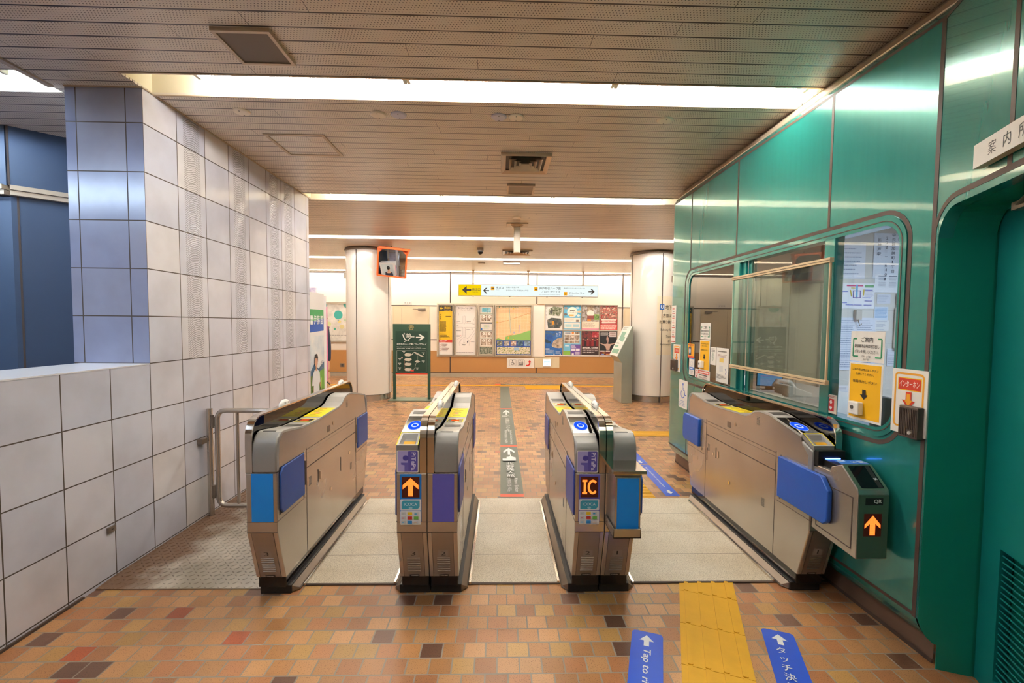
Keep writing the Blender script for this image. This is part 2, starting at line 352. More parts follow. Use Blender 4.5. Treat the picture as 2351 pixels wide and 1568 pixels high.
class Art:
    "flat printed face: u right 0..w, v down 0..h (metres), layered a hair apart"
    def __init__(s, o, u, v, w, h, b=None, unit=False):
        s.o = Vector(o); s.u = Vector(u).normalized(); s.d = Vector(v).normalized(); s.n = s.d.cross(s.u).normalized(); s.w = w; s.h = h; s.b = b or B(); s.L = 0.0; s.sc = (w, h) if unit else (1, 1)
    def fr(s, a, b, w): return s.o + s.u * a * s.sc[0] + s.d * b * s.sc[1] + s.n * w
    def nx(s): s.L += .0004; return s.L
    def slab(s, t, m, mf=None, r=0.0):
        pts = rrect(0, 0, s.w, s.h, r) if r else [(0, 0), (s.w, 0), (s.w, s.h), (0, s.h)]
        f = lambda a, b, w: s.o + s.u * a + s.d * b + s.n * w
        s.b.prism(pts, f, (-t, 0), m)
        if mf: s.b.sheet(pts, f, s.nx(), mf)
        return s
    def rect(s, x0, y0, x1, y1, m, r=0.0):
        if isinstance(m, str): m = flat(m)
        s.b.sheet(rrect(x0, y0, x1, y1, r) if r else [(x0, y0), (x1, y0), (x1, y1), (x0, y1)], s.fr, s.nx(), m); return s
    def ring(s, x0, y0, x1, y1, t, m, r=0.0, ty=None):
        if isinstance(m, str): m = flat(m)
        ty = ty or t
        if r: s.b.sheet([rrect(x0, y0, x1, y1, r), rrect(x0 + t, y0 + ty, x1 - t, y1 - ty, max(r - t, .001))[::-1]], s.fr, s.nx(), m)
        else: s.b.sheet([[(x0, y0), (x1, y0), (x1, y1), (x0, y1)], [(x0 + t, y0 + ty), (x0 + t, y1 - ty), (x1 - t, y1 - ty), (x1 - t, y0 + ty)]], s.fr, s.nx(), m)
        return s
    def poly(s, pts, m):
        if isinstance(m, str): m = flat(m)
        s.b.sheet(pts, s.fr, s.nx(), m); return s
    def disc(s, x, y, rx, ry, m, n=24, a0=0, a1=2 * PI):
        return s.poly([(x + rx * math.cos(a0 + (a1 - a0) * k / n), y + ry * math.sin(a0 + (a1 - a0) * k / n)) for k in range(n)], m)
    def line(s, pts, t, m):
        if isinstance(m, str): m = flat(m)
        l = s.nx(); kx, ky = s.sc
        for (xa, ya), (xb, yb) in zip(pts, pts[1:]):
            dx, dy = (xb - xa) * kx, (yb - ya) * ky; L = math.hypot(dx, dy) or 1; nx_, ny = -dy / L * t / 2 / kx, dx / L * t / 2 / ky
            s.b.sheet([(xa + nx_, ya + ny), (xb + nx_, yb + ny), (xb - nx_, yb - ny), (xa - nx_, ya - ny)], s.fr, l, m)
        return s
    def text(s, body, x, y, h, m, w=None, al='l', bold=.0, rot=0, shear=0.0):
        "x,y = top-left (or centre top) of the lettering box of height h; w squeezes the line to that width; rot in quarter turns clockwise"
        if isinstance(m, str): m = flat(m)
        vv, ff, x0, x1, y0, y1 = textmesh(body, bold, shear)
        if len(body) == 1 and ord(body) > 0x2000: x0, x1, y0, y1 = 0.02, 1.0, -.09, .85
        kx, ky = s.sc; ph = h * (ky if rot % 2 == 0 else kx); k = ph / (y1 - y0); W = (x1 - x0) * k
        sx = k if w is None else w * (kx if rot % 2 == 0 else ky) / (x1 - x0); W = (x1 - x0) * sx
        l = s.nx(); out = []; n0 = len(vv) // 3 if (any(ord(ch) > 0x2000 for ch in body) and bold) else 10 ** 9
        for i_, (a, b) in enumerate(vv):
            p, q_ = (a - x0) * sx, (y1 - b) * k
            if al == 'c': p -= W / 2
            if rot % 4 == 1: p, q_ = ph - q_, p
            elif rot % 4 == 3: p, q_ = q_, -p
            elif rot % 4 == 2: p, q_ = -p, -q_
            out.append(s.o + s.u * (x * kx + p) + s.d * (y * ky + q_) + s.n * (l + .00012 * (i_ // n0)))
        if n0 < 10 ** 9: s.nx()
        s.b.add(out, ff, m); return s
    def arrow(s, x, y, w, h, m, d='u', sh=.34, hd=.5):
        "block arrow filling the box"
        P = [(.5, 0), (1, hd), (.5 + sh / 2, hd), (.5 + sh / 2, 1), (.5 - sh / 2, 1), (.5 - sh / 2, hd), (0, hd)]
        t = {'u': lambda a, b: (a, b), 'd': lambda a, b: (a, 1 - b), 'l': lambda a, b: (b, a), 'r': lambda a, b: (1 - b, a)}[d]
        return s.poly([(x + w * t(a, b)[0], y + h * t(a, b)[1]) for a, b in P], m)
    def chev(s, x, y, w, h, m, d='u', t=.22):
        "open-headed arrow as on the station signs"
        P = [(.5, 0), (1, .46), (1, .46 + t * 1.3), (.5 + t / 2, t * .55 + .27), (.5 + t / 2, 1), (.5 - t / 2, 1), (.5 - t / 2, t * .55 + .27), (0, .46 + t * 1.3), (0, .46)]
        q_ = {'u': lambda a, b: (a, b), 'd': lambda a, b: (a, 1 - b), 'l': lambda a, b: (b, a), 'r': lambda a, b: (1 - b, a)}[d]
        return s.poly([(x + w * q_(a, b)[0], y + h * q_(a, b)[1]) for a, b in P], m)
    def lines(s, x, y, w, n, dy, h, m, seed=1, short=.5):
        "rows of unreadably small print"
        if isinstance(m, str): m = flat(m)
        rd = random.Random(seed); l = s.nx()
        for i in range(n):
            a = x; e = x + w * (1 - short * rd.random())
            while a < e:
                g = w * rd.uniform(.03, .12); b_ = min(a + g, e); s.b.sheet([(a, y + i * dy), (b_, y + i * dy), (b_, y + i * dy + h), (a, y + i * dy + h)], s.fr, l, m); a = b_ + w * .015
        return s
    def build(s, name, parent=None): return s.b.build(name, parent, merge=False)
# ================================================================== SETTING
YB = 13.0                       # far wall
LW = -2.232                     # tiled wall plane
b = B(); b.box((-9, -4, -.1), (9, YB + .1, 0), _M['brick_paving']); struct(b.build('floor'))
b = B(); b.box((-1.10, 2.575, .0005), (1.69, 3.86, .006), _M['granite'])
b.box((-1.10, 2.56, .0005), (1.93, 2.575, .0065), GROOVE); struct(b.build('trim_1'))
# ceiling with the light troughs cut out
TR = [(-2.07 + .0, -1.82), (.366, .62), (2.806, 3.062), (5.25, 5.51), (7.72, 7.98), (10.14, 10.40), (12.60, 12.86)]
xs = [-9, -2.79, -2.235, 1.96, 9]
ys = [-4]
for a_, b_ in TR: ys += [a_, b_]
ys += [YB]
b = B()
for i in range(len(xs) - 1):
    for j in range(len(ys) - 1):
        hole_ = j % 2 == 1
        tr_i = j // 2
        if hole_:
            if tr_i <= 2: open_ = (i == 2) or (i == 0)
            else: open_ = True
            if tr_i == 3: open_ = i in (2, 3)
            if open_: continue
        b.box((xs[i], ys[j], CEIL), (xs[i + 1], ys[j + 1], CEIL + .012), _M['ceiling_slats'])
struct(b.build('ceiling', merge=False))
b = B(); b.box((-2.80, -4, CEIL - .012), (-2.765, 2.972, CEIL), TRIMB)
for a_, b_ in TR[2:4]:
    for e0, e1 in ((a_ - .012, a_), (b_, b_ + .012)): b.box((-2.235, e0, CEIL - .006), (1.96, e1, CEIL), TRIMB)
b.box((-2.70, 2.962, CEIL - .007), (-2.224, 2.972, CEIL), TRIMB); b.box((-2.232, 2.966, CEIL - .007), (-2.222, 5.44, CEIL), TRIMB)
struct(b.build('trim_2'))
# far wall: cream panels over an ochre dado, dark joints, skirting
b = B(); b.box((-9, YB, 0), (9, YB + .1, CEIL), WALLC)
b.box((-9, YB - .006, .125), (9, YB, .738), CORK)
for x in (-6.29, -3.85, -1.41, 1.033, 3.475, 5.9): b.box((x - .016, YB - .008, .12), (x + .016, YB, CEIL), GROOVE)
for z in (2.0, 1.045): b.box((-9, YB - .007, z - .014), (9, YB, z + .014), GROOVE)
b.box((-9, YB - .009, .10), (9, YB, .125), GROOVE); b.box((-9, YB - .012, CEIL - .05), (9, YB, CEIL - .02), GROOVE)
struct(b.build('wall_back', merge=False))
b = B(); b.box((-9, YB - .02, 0), (9, YB, .105), mat('skirting_stone', '#a79c8a', .45, 0, .12, 9)); struct(b.build('baseboard_back'))
# doors in the far wall
for dn, (x0, x1) in ((1, (-3.02, -2.0)), (2, (3.51, 4.4))):
    b = B(); b.box((x0, YB - .03, 0), (x1, YB, 1.985), mat('door_frame_cream', '#dccaa6', .45, 0, .03, 4)); b.box((x0 + .04, YB - .04, .02), (x1 - .04, YB - .03, 1.945), mat('door_leaf_cream', '#e2d0ae', .45, 0, .03, 4))
    b.box((x0 + .25, YB - .0405, .02), (x0 + .256, YB - .0395, 1.945), GROOVE)
    d = struct(b.build('door_%d' % dn))
    b = B(); b.box((x1 - .30, YB - .10, 1.86), (x1 - .10, YB - .04, 1.92), STEELD); b.box((x1 - .45, YB - .09, 1.90), (x1 - .2, YB - .07, 1.915), STEELD); b.build('door_closer', d)
    b = B(); b.cyl((x0 + .12, YB - .04, .95), (x0 + .12, YB - .10, .95), .028, STEELD); b.build('door_handle', d)
# side and rear closure of the hall
b = B(); b.box((-9.1, 2.9, 0), (-9, YB, CEIL), WALLC); struct(b.build('wall_left_hall'))
b = B(); b.box((9, 5.2, 0), (9.1, YB, CEIL), WALLC); struct(b.build('wall_right_hall'))
b = B(); b.box((-9, -4.1, 0), (9, -4, CEIL), mat('rear_wall_cream', '#d8c9b0', .5, 0, .03, 2)); struct(b.build('wall_rear'))
# tiled wall, tiled pier face and the low tiled wall
TY = tilemat('wall_tile_side', 'y', 2.972, True); TX = tilemat('wall_tile_front_shaded', 'x', -2.336, False, shade_tint=True); TW = mat('tile_cap', '#dcdcdf', .25, 0, .04, 4); TLO = tilemat('wall_tile_low', 'y', 2.972, False)
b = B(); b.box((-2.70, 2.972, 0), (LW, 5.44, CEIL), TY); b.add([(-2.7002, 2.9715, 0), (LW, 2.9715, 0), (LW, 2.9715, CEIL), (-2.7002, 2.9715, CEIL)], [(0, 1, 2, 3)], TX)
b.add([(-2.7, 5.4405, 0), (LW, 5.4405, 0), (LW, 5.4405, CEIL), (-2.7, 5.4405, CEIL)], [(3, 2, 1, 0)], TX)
struct(b.build('wall_left', merge=False))
b = B(); b.box((-2.66, -4, 0), (LW, 2.9712, 1.2165), TLO); b.box((-2.662, -4, 1.2165), (LW + .002, 2.9705, 1.2235), TW); struct(b.build('wall_left_low', merge=False))
b = B(); b.box((LW - .001, -4, 0), (LW + .012, 2.45, .012), GROOVE); struct(b.build('trim_3'))
# blue panelled enclosure seen over the low wall
BLU = mat('blue_grey_panel', '#3c4c64', .38, .15, .05, 3)
p0 = at(18, 291, 2, CEIL); p1 = at(148, 318, 2, CEIL); dv = (p1 - p0).normalized(); p2 = p0 + dv * .75; pl = p0 + Vector((-1.6, -.05, 0))
nrm = Vector((dv.y, -dv.x, 0))
b = B()
for (a_, c_) in ((pl, p0), (p0, p2)):
    dd = (c_ - a_).normalized(); nn = Vector((dd.y, -dd.x, 0))
    fr = lambda u, v, w, a_=a_, dd=dd, nn=nn: (a_.x + dd.x * u + nn.x * w, a_.y + dd.y * u + nn.y * w, v)
    L = (c_ - a_).length
    b.prism([(0, 2.50), (L, 2.50), (L, CEIL), (0, CEIL)], fr, (-.1, .03), BLU); b.prism([(0, 0), (L, 0), (L, 2.44), (0, 2.44)], fr, (-.1, 0), BLU)
    b.prism([(0, 2.43), (L, 2.43), (L, 2.463), (0, 2.463)], fr, (-.1, .05), TRIMB); b.prism([(0, 2.466), (L, 2.466), (L, 2.50), (0, 2.50)], fr, (-.1, .065), TRIMB)
fr = lambda u, v, w: (p0.x + dv.x * u + nrm.x * w, p0.y + dv.y * u + nrm.y * w, v)
b.prism([(.03, 0), (.042, 0), (.042, 2.43), (.03, 2.43)], fr, (-.02, .002), GROOVE); b.prism([(-.012, 2.5), (.0, 2.5), (.0, CEIL), (-.012, CEIL)], fr, (0, .034), GROOVE)
struct(b.build('wall_left_far', merge=False))
# ------------------------------------------------------------------ ceiling lights
TROUGH = mat('trough_enamel', '#efe6cc', .35, 0, .02, 6)
def trough(x0, x1, y0, y1, label, tubes, warm, group, e=TUBE_E, r=.016, yoff=.05, zt=.026):
    cx_ = (x0 + x1) / 2
    t = thing('ceiling_light', label, 'ceiling light', (cx_, (y0 + y1) / 2, CEIL), group)
    z1 = CEIL + .15; k = .008; bb = B()
    bb.box((x0 - k, y0 - k, CEIL + .0125), (x1 + k, y0, z1), TROUGH); bb.box((x0 - k, y1, CEIL + .0125), (x1 + k, y1 + k, z1), TROUGH)
    bb.box((x0 - k, y0, CEIL + .0125), (x0, y1, z1), TROUGH); bb.box((x1, y0, CEIL + .0125), (x1 + k, y1, z1), TROUGH); bb.box((x0 - k, y0 - k, z1), (x1 + k, y1 + k, z1 + k), TROUGH)
    bb.build('housing', t)
    em = emat('tube_glow_%s_%g' % (warm, e), {'warm': TUBE_WARM, 'near': TUBE_NEAR, 'cool': TUBE_COOL}[warm], e)
    for (a_, c_) in tubes:
        tb = B(); tb.cyl((a_, y0 + yoff, CEIL + zt), (c_, y0 + yoff, CEIL + zt), r, em, 8); tb.build('tube', t, smooth=60)
        for e_, s_ in ((a_, -1), (c_, 1)):
            sb = B(); xa, xb = sorted((e_ + s_ * .002, e_ + s_ * .024)); sb.box((xa, y0 + .002, CEIL + .004), (xb, y0 + yoff + .02, CEIL + zt + .03), WHITE); sb.build('socket', t, bevel=.004)
def seg(a, b_, n, gap=.055): L = (b_ - a) / n; return [(a + i * L + gap / 2, a + (i + 1) * L - gap / 2) for i in range(n)]
G = 'fluorescent troughs across the ceiling'
trough(-2.235, 1.96, *TR[2], 'long fluorescent ceiling trough nearest the camera, above the front of the ticket gates', [(-1.80, -.60), (-.55, .66), (.71, 1.86)], 'near', G, TUBE_E * 1.45)
trough(-2.231, 2.3, *TR[3], 'second fluorescent ceiling trough, just beyond the end of the tiled wall', seg(-1.95, 1.86, 3), 'near', G, TUBE_E * .95)
trough(-7.0, 5.6, *TR[4], 'third fluorescent ceiling trough, in front of the round columns', seg(-6.6, 5.3, 6, .03), 'warm', G, TUBE_E * .88)
trough(-7.0, 5.6, *TR[5], 'fourth fluorescent ceiling trough, behind the round columns', seg(-6.6, 5.3, 6, .03), 'warm', G, TUBE_E * .88)
trough(-7.0, 5.6, *TR[6], 'fifth fluorescent ceiling trough, washing the poster wall', seg(-6.6, 5.3, 6, .03), 'warm', G, TUBE_E * .62)
trough(-2.235, 1.96, *TR[1], 'fluorescent ceiling trough directly overhead of the camera', [(-1.80, -.60), (-.55, .66), (.71, 1.86)], 'near', G, TUBE_E * .48)
trough(-2.235, 1.96, *TR[0], 'fluorescent ceiling trough behind the camera', [(-1.80, -.60), (-.55, .66), (.71, 1.86)], 'near', G, TUBE_E * .22)
trough(-8.9, -2.802, *TR[2], 'cool white ceiling trough left of the tiled pier, over the low wall', seg(-6.5, -2.93, 3), 'cool', G, TUBE_E * 1.1)
trough(-8.9, -2.802, *TR[1], 'cool white ceiling trough left of the camera beyond the low wall', seg(-6.5, -2.93, 3), 'cool', G, TUBE_E * 2.3)
# ------------------------------------------------------------------ green booth
FX = 1.86
YS = 1.935                      # concave corner with the door facade
YE = 4.90; RE = .20
def path_pts():
    "plan of the booth face: points and outward normals, from the far end round the corner to the concave corner and on along the door facade"
    P = []
    for x in (6.0,): P.append(((x, YE + RE), (0, 1)))
    for k in range(9):
        a = PI / 2 + PI / 2 * k / 8; P.append(((FX + RE + RE * math.cos(a), YE + RE * math.sin(a)), (math.cos(a), math.sin(a))))
    P.append(((FX, 4.60), (-1, 0)))
    return P
def swept(b, P, prof, m):
    "prof: (inset, z)"
    n = len(prof); vv = []
    for (p, nn) in P:
        for ins, z in prof: vv.append((p[0] - nn[0] * ins, p[1] - nn[1] * ins, z))
    b.add(vv, [(i * n + k, (i + 1) * n + k, (i + 1) * n + k + 1, i * n + k + 1) for i in range(len(P) - 1) for k in range(n - 1)], m)
FA = Vector((-.376, -.927, 0)).normalized(); FN = Vector((-.927, .376, 0)).normalized()   # along the door facade / out of it
FO = Vector((FX, YS, 0))
def ff(u, v, w=0.0): return (FO.x + FA.x * u + FN.x * w, FO.y + FA.y * u + FN.y * w, v)
low = [(.075, .105), (.055, .112), (.03, .135), (.012, .165), (.003, .19), (0, .205)]
top = [(0, 2.79), (.003, 2.805), (.012, 2.825), (.026, 2.842), (.04, 2.852)]
cove = [(.04, 2.852), (.038, 2.858), (.05, 2.89), (.085, 2.925), (.10, 2.937)]
full = path_pts() + [((FX, YS), (-1, 0))]
nb = (Vector((-1, 0, 0)) + FN).normalized(); kb = 1 / nb.dot(Vector((-1, 0, 0)))
full[-1] = ((FX, YS), (nb.x * kb, nb.y * kb))
upper = full + [((ff(2.2, 0)[0], ff(2.2, 0)[1]), (FN.x, FN.y))]
b = B()
swept(b, full, low, GREEN); swept(b, upper, top, GREEN)
# faces: window plate with its rounded hole, above/below zones included
fr = lambda u, v, w: (FX - w, u, v)
wo = rrect(2.085, .945, 4.60, 2.02, .13, 7)
b.prism([[(YS, .205), (4.60, .205), (4.60, .205), (4.60, 2.79), (YS, 2.79)], rrect(2.085, .975, 4.52, 2.015, .12, 7)[::-1]], fr, (-.05, 0), GREEN)
far = path_pts(); swept(b, far, [(0, .205), (0, 2.79)], GREEN)
# door facade with its rounded opening (open at the foot)
op0, op1, otop, orad = .022, 1.02, 1.985, .13
arc = [(op0, 0.0)] + [(op0 + orad - orad * math.cos(PI / 2 * k / 8), otop - orad + orad * math.sin(PI / 2 * k / 8)) for k in range(9)] + [(op1 - orad + orad * math.sin(PI / 2 * k / 8), otop - orad + orad * math.cos(PI / 2 * k / 8)) for k in range(9)] + [(op1, 0.0)]
b.prism([[(0, .205), (op0, .205)] + arc[1:-1] + [(op1, .205), (2.2, .205), (2.2, 2.79), (0, 2.79)]], lambda u, v, w: ff(u, v, w), (-.05, 0), GREEN)
bo = struct(b.build('wall_right', smooth=30, merge=False))
b = B(); swept(b, upper, cove, TRIMB)
bb = [(.085, 2.937), (.10, 2.94)]
swept(b, full, [(.0755, .108), (.0755, .0)], mat('booth_kick_board', '#6f5646', .45, .1, .15, 8)); swept(b, full, [(.070, .02), (.070, 0)], GROOVE)
struct(b.build('baseboard_right', merge=False))
# dark joints on the booth
b = B()
def ring2(outer, inner, frm, m): b.prism([outer, inner[::-1]], frm, (-.001, .0015), m)
ring2(rrect(2.045, .918, 4.60, 2.055, .16, 8), rrect(2.066, .939, 4.579, 2.034, .14, 8), fr, GROOVE)
for y in (4.475, 3.604, 2.585):
    b.box((FX - .0015, y - .009, 2.05), (FX + .001, y + .009, 2.785), GROOVE)
for y in (4.475, 3.1): b.box((FX - .0015, y - .006, .215), (FX + .001, y + .006, .92), GROOVE)
for z in (.205, 2.785): swept(b, full, [(-.0012, z), (-.0012, z + .016)], GROOVE)
swept(b, upper[-2:], [(-.0012, 2.785), (-.0012, 2.801)], GROOVE)
b.box((FX - .002, YS - .001, .2), (FX + .002, YS + .018, 2.79), GROOVE)
go = .05
arc2 = [(op0 + .0, .2)] if False else []
AO = [(op0 + orad - (orad + go) * math.cos(PI / 2 * k / 8), otop - orad + (orad + go) * math.sin(PI / 2 * k / 8)) for k in range(9)]
AI = [(op0 + orad - (orad + go - .022) * math.cos(PI / 2 * k / 8), otop - orad + (orad + go - .022) * math.sin(PI / 2 * k / 8)) for k in range(9)]
AO = [(max(x, .002), z) for x, z in AO]; AI = [(max(x, .006), z) for x, z in AI]
b.prism(AO + [(1.2, otop + go), (1.2, otop + go - .022)] + AI[::-1], ff, (-.001, .0015), GROOVE)
for s_ in (.465, 1.3): b.prism([(s_ - .012, otop + go), (s_ + .012, otop + go), (s_ + .012, 2.79), (s_ - .012, 2.79)], ff, (-.001, .0014), GROOVE)
struct(b.build('trim_4', merge=False))
# jamb, door and door closer
b = B(); dp = .19
for (u0, u1) in ((op0 - .004, op0 + .0015), (op1 - .0015, op1 + .004)):
    b.prism([(-.07, 0), (-dp, 0), (-dp, otop), (0, otop - .05), (0, .205), (-.012, .165), (-.03, .135), (-.055, .112), (-.07, .108)], (lambda a_, z_, w_: ff(w_, z_, a_)), (u0, u1), GREEND)
b.prism(arc[1:-1] + [(op1, otop + .03), (op0, otop + .03)], ff, (-dp, -.0505), GREEND)
b.prism([(-.02, 0), (op1 + .02, 0), (op1 + .02, otop + .03), (-.02, otop + .03)], ff, (-dp - .09, -dp - .05), GREEND)
for (u0, u1) in ((op0 - .03, op0 - .001), (op1, op1 + .03)): b.prism([(u0, 0), (u1, 0), (u1, otop + .03), (u0, otop + .03)], ff, (-dp - .09, -dp + .02), GREEND)
struct(b.build('trim_5', merge=False))
DT = mat('door_leaf_green', '#0b7a76', .42, .3, .06, 5)
b = B(); b.prism([[(op0 + .012, .01), (op1 - .012, .01), (op1 - .012, otop - .02), (op0 + .006, otop - .02)], [(op0 + .13, .08), (op0 + .13, .62), (op1 - .13, .62), (op1 - .13, .08)]], ff, (-dp - .045, -dp - .005), DT)
d3 = struct(b.build('door_3'))
b = B()
for k in range(22): z = .085 + k * .0245; b.add([ff(op0 + .13, z, -dp - .035), ff(op1 - .13, z, -dp - .035), ff(op1 - .13, z + .017, -dp - .012), ff(op0 + .13, z + .017, -dp - .012), ff(op0 + .13, z + .005, -dp - .037), ff(op1 - .13, z + .005, -dp - .037), ff(op1 - .13, z + .022, -dp - .014), ff(op0 + .13, z + .022, -dp - .014)], [(0, 1, 2, 3), (7, 6, 5, 4), (0, 4, 5, 1), (3, 2, 6, 7)], DT)
b.build('louvre', d3)
b = B(); b.prism([(.30, 1.86), (.52, 1.86), (.52, 1.93), (.30, 1.93)], ff, (-dp, -dp + .05), GREYD); b.prism([(.24, 1.925), (.36, 1.925), (.36, 1.955), (.24, 1.955)], ff, (-dp + .01, -dp + .07), STEELD)
b.tube([ff(.26, 1.945, -dp + .06), ff(.45, 1.95, -dp + .12)], .009, STEELD); b.build('door_closer', d3, bevel=.006)
# window frame, mullions and panes
b = B()
b.prism([rrect(2.068, .955, 4.54, 2.032, .14, 8), rrect(2.105, 1.0, 4.485, 1.985, .105, 8)[::-1]], fr, (-.07, .006), GREEN)
b.prism([rrect(2.088, .98, 4.515, 2.008, .12, 8), rrect(2.093, .985, 4.51, 2.003, .115, 8)[::-1]], fr, (.004, .0075), GROOVE)
wf = struct(b.build('window_1', smooth=30, merge=False))
WGL = glassmat('booth_window_glass', '#a39c92', 1.9, .0, 1.0)
WGR = glassmat('booth_window_glass_clear', '#eef2f4', 1.5, .0, .9)
SG = mat('sliding_frame_teal', '#0f7d78', .3, .4, .05, 5)
for y0, y1 in ((3.535, 3.625), (2.52, 2.60)):
    b = B(); b.box((FX - .007, y0, .99), (FX + .05, y1, 1.995), GREEN); b.build('mullion', wf, bevel=.004)
b = B(); b.box((FX + .03, 3.40, .995), (FX + .055, 3.47, 1.99), SG); b.box((FX + .012, 3.475, .995), (FX + .028, 3.53, 1.99), SG); b.build('sliding_rail', wf, bevel=.003)
for y0, y1, m_, xo in ((3.60, 4.50, WGL, .003), (2.10, 2.54, WGR, .003)):
    b = B(); b.box((FX + xo, y0, .99), (FX + xo + .004, y1, 1.995), m_); b.build('pane', wf)
b = B(); b.box((FX + .030, 2.56, .99), (FX + .034, 3.42, 1.995), glassmat('booth_window_glass_mid', '#dad5cc', 1.7, .0, 1.0)); b.build('pane', wf)
b = B(); b.box((FX + .006, 2.13, .972), (FX + .114, 4.46, .998), GREEN); b.build('window_sill', wf, bevel=.006)
# room behind the windows
IW = mat('booth_inner_wall', '#c9c6c0', .6, 0, .06, 2); IWB = mat('booth_inner_wall_beige', '#b8a58c', .6, 0, .12, 2.2)  # second tone is beige and blotchier, for the wall behind the middle window
b = B(); b.box((FX + .10, 4.70, 0), (3.32, 4.80, CEIL), IWB); b.box((3.32, 4.66, 0), (6, 4.80, CEIL), IW); struct(b.build('wall_booth_far', merge=False))
b = B(); b.box((4.55, 1.2, 0), (4.65, 4.65, CEIL), IW); struct(b.build('wall_booth_side', merge=False))
b = B(); b.box((2.4, 1.1, 0), (4.65, 1.2, CEIL), IW); struct(b.build('wall_booth_near', merge=False))
b = B()
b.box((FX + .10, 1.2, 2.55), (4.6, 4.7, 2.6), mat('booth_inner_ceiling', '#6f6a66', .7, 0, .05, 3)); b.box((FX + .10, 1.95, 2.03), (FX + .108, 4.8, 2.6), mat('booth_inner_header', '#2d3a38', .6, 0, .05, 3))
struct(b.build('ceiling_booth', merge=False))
b = B(); b.box((FX + .10, 1.95, 0), (FX + .105, 4.65, .90), IW); struct(b.build('wall_booth_inner', merge=False))
t = thing('ceiling_light', 'cool white ceiling light inside the green booth, seen only by its glow on the papers', 'ceiling light', (3.6, 3.3, 2.54))
b = B(); b.box((3.2, 2.7, 2.50), (4.2, 3.0, 2.549), WHITE); b.build('housing', t); b = B(); b.box((3.22, 2.72, 2.49), (4.18, 2.98, 2.499), emat('booth_lamp', (.70, .84, 1.0), 38)); b.build('diffuser', t)
# round columns
CM = mat('column_enamel', '#efe9de', .22, 0, .02, 2, coat=.4)
for nm, cx_, sa, lab in ((1, -2.60, PI * 1.5 - .28, 'left'), (2, 3.05, PI * 1.5 + .12, 'right')):
    b = B(); b.lathe([(.43, .115), (.43, CEIL - .055)], (cx_, 9.17, 0), CM, 48)
    b.lathe([(.41, .0), (.41, .115), (.43, .115)], (cx_, 9.17, 0), STEELV, 48); b.lathe([(.425, .118), (.434, .118), (.434, .126), (.43, .126)], (cx_, 9.17, 0), GROOVE, 48)
    b.lathe([(.43, CEIL - .06), (.452, CEIL - .055), (.452, CEIL - .02), (.43, CEIL - .018), (.43, CEIL)], (cx_, 9.17, 0), STEELD, 48)
    for a_ in (sa, sa + PI * .5, sa + PI, sa + PI * 1.5):
        x_, y_ = cx_ + .43 * math.cos(a_), 9.17 + .43 * math.sin(a_); b.cyl((x_, y_, 0), (x_, y_, CEIL - .06), .009, GROOVE, 6)
    tag(b.build('round_column', smooth=40, merge=False), {'left': 'cream round column with the orange mirror, left of the green sign board', 'right': 'cream round column with a subway notice, beside the green booth'}[lab], 'column')
# ================================================================== TICKET GATES
GN, GF = 2.365, 3.975          # near and far face of the gate bodies
PROF = [(0, .845), (.015, .862), (.075, .892), (.36, .948), (.40, .955), (.50, .957), (.56, .945), (.62, .912), (.68, .896), (.80, .892), (1.06, .882), (1.28, .886), (1.50, .915), (1.545, .916), (1.585, .895), (1.60, .862), (1.61, .80)]
LEDM = None
def ledmat():
    q = NT('led_matrix', .4); k = .0042
    a = q.op('SUBTRACT', q.op('FRACT', q.op('ADD', q.op('DIVIDE', q.x, k), 3000.0)), .5); c = q.op('SUBTRACT', q.op('FRACT', q.op('ADD', q.op('DIVIDE', q.z, k), 3000.0)), .5)
    d = q.op('SQRT', q.op('ADD', q.op('MULTIPLY', a, a), q.op('MULTIPLY', c, c))); on = q.op('LESS_THAN', d, .43)
    q.color((.05, .01, .005)); q.b.inputs['Emission Color'].default_value = (1.0, .155, .02, 1); q.v(q.b.inputs['Emission Strength'], q.op('ADD', .22, q.op('MULTIPLY', on, 1.0)))
    return q.m
LED = ledmat(); LEDBK = mat('led_panel_dark', '#3a0f08', .3, 0, .2, 900, emit='#5a1206', es=.05)
